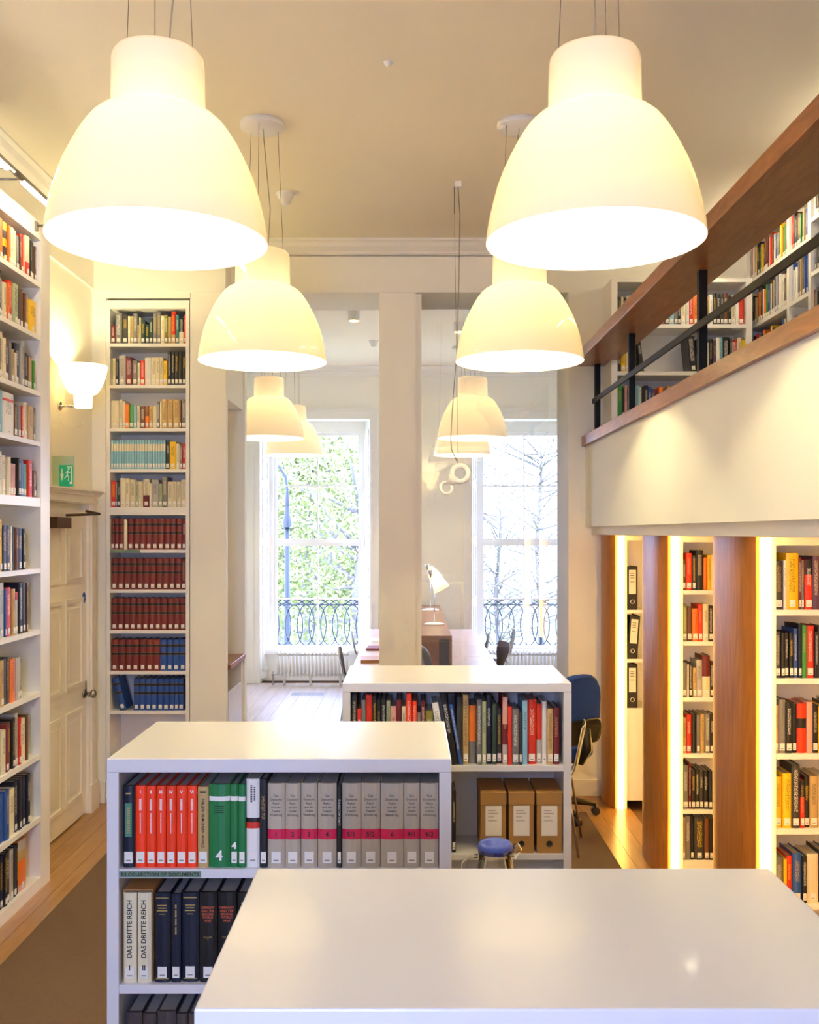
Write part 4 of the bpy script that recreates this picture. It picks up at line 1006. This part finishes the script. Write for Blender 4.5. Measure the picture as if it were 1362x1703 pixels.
def office_chair(x, y, rz, back_m, label, edge_m):
    root = tag(empty('office_chair', (x, y, 0), rz), label, 'chair')     # faces +x
    def slab(w, h, n, rad, thick, name, m, fn, par=root):
        P = []
        for cx_, cy_, a0 in ((w/2-rad, h/2-rad, 0), (-w/2+rad, h/2-rad, 90), (-w/2+rad, -h/2+rad, 180), (w/2-rad, -h/2+rad, 270)):
            for k in range(7): a = R(a0 + 15 * k); P.append((cx_ + rad * math.cos(a), cy_ + rad * math.sin(a)))
        mb = MB(); L_ = [.93, 1, 1, .93]; T_ = [-thick/2, -thick/4, thick/4, thick/2]; rg = []
        for s_, t_ in zip(L_, T_): rg.append([mb.vert(fn(px * s_, py * s_, t_)) for px, py in P])
        for a, b in zip(rg, rg[1:]):
            for k in range(len(P)): mb.face((a[k], a[(k+1) % len(P)], b[(k+1) % len(P)], b[k]), sm=True)
        mb.face(rg[0][::-1]); mb.face(rg[-1])
        return fix(mb.build(name, m, par))
    slab(.44, .46, 0, .17, .07, 'backrest', back_m, lambda u, v, t: (-.22 + t - .12 * (v + .1) * .4 + .5 * u * u, u, .79 + v))
    slab(.40, .17, 0, .07, .03, 'back_shell', edge_m, lambda u, v, t: (-.27 + t - .12 * (v - .05) * .4 + .5 * u * u, u, .63 + v))
    slab(.46, .46, 0, .15, .08, 'seat', back_m, lambda u, v, t: (u, v, .47 + t))
    b_ = MB(); b_.tube([(-.05, 0, .42), (-.25, 0, .43), (-.30, 0, .52), (-.29, 0, .66)], [.03, .03, .035, .03], 8); b_.build('back_support', M['dplastic'], root)
    for s in (-1, 1):
        ar = MB(); ar.tube([(-.05, s*.22, .42), (-.06, s*.27, .45), (-.06, s*.275, .64), (.1, s*.275, .66)], .016, 8); ar.build('armrest', M['dplastic'], root)
    st = MB(); st.tube([(0, 0, .10), (0, 0, .42)], .025, 12); st.build('gas_stem', M['dplastic'], root)
    for k in range(5):
        a = R(72 * k + 20); c_, s_ = math.cos(a), math.sin(a)
        ag = MB(); ag.tube([(0, 0, .11), (.15 * c_, .15 * s_, .10), (.29 * c_, .29 * s_, .075)], [.03, .024, .016], 8); arm = ag.build('base_arm', M['dplastic'], root)
        cs = MB(); cs.tube([(.29 * c_ - .025 * s_, .29 * s_ + .025 * c_, .028), (.29 * c_ + .025 * s_, .29 * s_ - .025 * c_, .028)], .028, 12); cs.tube([(.29 * c_, .29 * s_, .03), (.29 * c_, .29 * s_, .08)], .01, 6); cs.build('castor', M['dplastic'], arm)
office_chair(1.03, 7.02, R(128), M['blue'], 'blue fabric office chair on castors beside the wooden end panel', M['dplastic'])
office_chair(.33, 8.62, R(10), M['dplastic'], 'black office chair at the near end of the reading table', M['white'])

# radiators
def radiator(x0, x1, y, label):
    root = tag(empty('radiator', (x0, y, 0)), label, 'radiator', 'column radiators under the windows')
    n = int((x1 - x0) / .05); me = MB()
    for yy in (-.05, 0, .05):
        me.tube([(0, yy, .14), (0, yy, .40)], .0125, 8)
    me.tube([(0, -.05, .40), (0, -.04, .425), (0, 0, .435), (0, .04, .425), (0, .05, .40)], .016, 8); me.tube([(0, -.05, .14), (0, 0, .125), (0, .05, .14)], .016, 8)
    mesh_ = me.mesh('radiator_column', M['radiator'])
    for k in range(n):
        o = link(bpy.data.objects.new('radiator_column', mesh_), root); o.location = (k * .05 + .02, 0, 0)
    pp = MB(); pp.tube([(0, 0, .40), ((n - 1) * .05 + .04, 0, .40)], .014, 8); pp.tube([(-.05, 0, .14), ((n - 1) * .05 + .04, 0, .14)], .014, 8); pp.build('header_pipe', M['radiator'], root)
    for f in (.1, .45, .85):
        ft = MB(); ft.tube([((x1 - x0) * f, 0, 0), ((x1 - x0) * f, 0, .125)], .018, 8); ft.build('foot', M['radiator'], root)
    vl = MB(); vl.tube([(-.05, 0, 0), (-.05, 0, .18)], .01, 8); vl.tube([(-.05, 0, .14), (-.05, -.05, .14)], .018, 8); vl.build('valve', M['nickel'], root)
radiator(-1.74, -.76, 13.02, 'white column radiator under the left window')
radiator(1.05, 2.05, 13.02, 'white column radiator under the right window behind the glass')

# glass jug on a small table behind the foremost unit
jt = tag(empty('side_table', (.48, 3.25, 0)), 'small white side table hidden behind the foremost unit, under the jug', 'table')
bx('table_top', M['unit'], -.28, .28, -.24, .24, .66, .69, parent=jt, bevel=.003)
for sx in (-.25, .25):
    for sy in (-.21, .21): bx('leg', M['chrome'], sx - .015, sx + .015, sy - .015, sy + .015, 0, .66, parent=jt)
jg = tag(empty('glass_jug', (.285, 3.3, .69)), 'clear glass jug with a blue lid, peeping over the foremost unit', 'jug')
M['jug'] = glass_mat('jug_glass', (.93, .92, .9, 1), .12)
MB().lathe([(0, .004), (.052, .004), (.07, .03), (.075, .08), (.07, .15), (.06, .2), (.055, .235), (.06, .262)], 32).build('jug_body', M['jug'], jg)
sp = MB(); sp.tube([(.055, 0, .235), (.075, 0, .262), (.068, 0, .275)], [.018, .016, .01], 8); sp.build('spout', M['jug'], jg)
hn = MB(); hn.tube([(-.058, 0, .235), (-.085, 0, .235), (-.105, 0, .21), (-.105, 0, .15), (-.09, 0, .11), (-.07, 0, .09)], .008, 8); hn.build('handle', M['jug'], jg)
MB().lathe([(0, .262), (.03, .263), (.035, .275), (.05, .282), (.058, .272), (.058, .25), (.05, .246)], 32).build('lid', M['lid'], jg)
cfl = bx('card_holder', M['gr_card'] if 'gr_card' in M else M['vent'], .06, .10, 4.12, 4.19, .716, .722); tag(cfl, 'small grey card lying beside the archive boxes', 'card')

# ------------------------------------------------------------------ outside
struct(boxes('balcony_floor', M['stone'], [(-4, 4.5, YW + .48, 14.5, .12, .30)]))
struct(bx('ground_lawn', M['grass'], -60, 60, 15, 110, -4.3, -4.2))
rg = tag(empty('balcony_railing', (0, 14.35, .30)), 'dark iron balcony railing of interlaced ovals outside the windows', 'railing')
for z, r in ((.74, .015), (.66, .012), (.07, .016)):
    q = MB(); q.tube([(-3.6, 0, z), (3.9, 0, z)], r, 6); q.build('rail', M['iron'], rg)
ov = MB(); ov.tube([(.125 * math.cos(a), 0, .365 + .29 * math.sin(a)) for a in [2*math.pi*k/24 for k in range(24)]], .0095, 5, closed=True)
ovm = ov.mesh('oval', M['iron'])
ln_ = MB(); ln_.tube([(-.17 + .34 * k / 10, 0, .66 + .08 * math.sin(math.pi * k / 10)) for k in range(11)], .008, 5); ln_.tube([(-.17 + .34 * k / 10, 0, .74 - .08 * math.sin(math.pi * k / 10)) for k in range(11)], .008, 5)
lnm = ln_.mesh('top_arc', M['iron'])
for k in range(-17, 20):
    if k % 1 == 0:
        x = k * .17 + .03
        if -2.9 < x < 3.1:
            o = link(bpy.data.objects.new('oval', ovm), rg); o.location = (x, 0, 0)
            if k % 2 == 0: o = link(bpy.data.objects.new('top_arc', lnm), rg); o.location = (x, 0, 0)
for x in (-2.55, -.35, 1.9): bx('post', M['iron'], x - .018, x + .018, -.018, .018, 0, .78, parent=rg)

lp = tag(empty('street_lamp', (-2.28, 18.5, -4.2)), 'tall street lamp with a curved head outside the left window', 'lamp post')
q = MB(); q.tube([(0, 0, 0), (0, 0, 4.6), (0, 0, 6.4)], [.07, .055, .045], 10); q.build('post', M['iron'], lp)
q = MB(); q.tube([(0, 0, 6.4), (0, 0, 7.0), (-.03, 0, 7.25), (-.14, 0, 7.42), (-.32, 0, 7.47), (-.5, 0, 7.4)], [.045, .03, .028, .026, .026, .03], 8); q.build('swan_neck', M['iron'], lp)
MB().lathe([(.08, 6.3), (.09, 6.4), (.05, 6.55), (.045, 6.7)], 12).build('collar', M['iron'], lp)
MB().lathe([(.03, 7.42), (.12, 7.33), (.14, 7.25)], 14, origin=(-.5, 0, 0)).build('lamp_head', M['iron'], lp)

def tree(x, y, h, crown_r, crown_z, n, leaf, label, seed, lsz=.16, branches=26, tk=1.0):
    r = random.Random(seed); root = tag(empty('tree', (x, y, -4.2)), label, 'tree', 'trees outside the windows')
    tr = MB(); tr.tube([(0, 0, 0), (.1, 0, h * .3), (-.05, .1, h * .55), (.1, 0, h * .8), (0, 0, h)], [tk * q_ for q_ in (.28, .22, .17, .1, .04)], 10); tr.build('trunk', M['bark'], root)
    br = MB(); tips = []
    for k in range(branches):
        z0 = h * r.uniform(.3, .85); a = r.uniform(0, 2 * math.pi); l_ = crown_r * r.uniform(.5, 1.0)
        p0 = Vector((0, 0, z0)); p2 = Vector((l_ * math.cos(a), l_ * math.sin(a), z0 + l_ * r.uniform(.1, .8))); p1 = (p0 + p2) / 2 + Vector((0, 0, r.uniform(-.2, .3)))
        br.tube([p0, p1, p2], [.06 * tk, .035 * tk, .012], 5); tips += [p1, p2]
        for q_ in range(3):
            b0 = p1.lerp(p2, r.random()); b1 = b0 + Vector((r.uniform(-1, 1), r.uniform(-1, 1), r.uniform(-.3, 1))) * .8
            br.tube([b0, b1], [.018, .006], 4); tips.append(b1)
    br.build('branches', M['bark'], root)['kind'] = 'stuff'
    lf = MB()
    for k in range(n):
        c = r.choice(tips) + Vector((r.gauss(0, .55), r.gauss(0, .55), r.gauss(0, .5)))
        u = Vector((r.uniform(-1, 1), r.uniform(-1, 1), r.uniform(-1, 1))).normalized(); w = u.orthogonal().normalized(); s = lsz * r.uniform(.6, 1.3)
        lf.quad([c - u * s, c + w * s * .45, c + u * s, c - w * s * .45])
    o = lf.build('foliage', leaf, root); o['kind'] = 'stuff'
tree(-3.0, 29, 9.5, 3.4, 6, 12000, M['leaf'], 'leafy green tree filling the left window', 1, .095)
tree(-1.2, 24, 8.2, 2.4, 6, 6500, M['leaf'], 'green tree nearest the left window, right of the lamp post', 2, .07)
tree(-5.6, 42, 9.5, 4.5, 6, 3500, M['leaf'], 'far green tree behind the street lamp', 3, .22)
tree(4.3, 33, 10.5, 4.2, 6, 9000, M['leaf2'], 'thin sparsely leaved tree in the right window', 4, .05, 44, .5)
tree(2.4, 27, 8.0, 2.4, 5, 5000, M['leaf2'], 'small bare tree low in the right window', 5, .045, 34, .4)
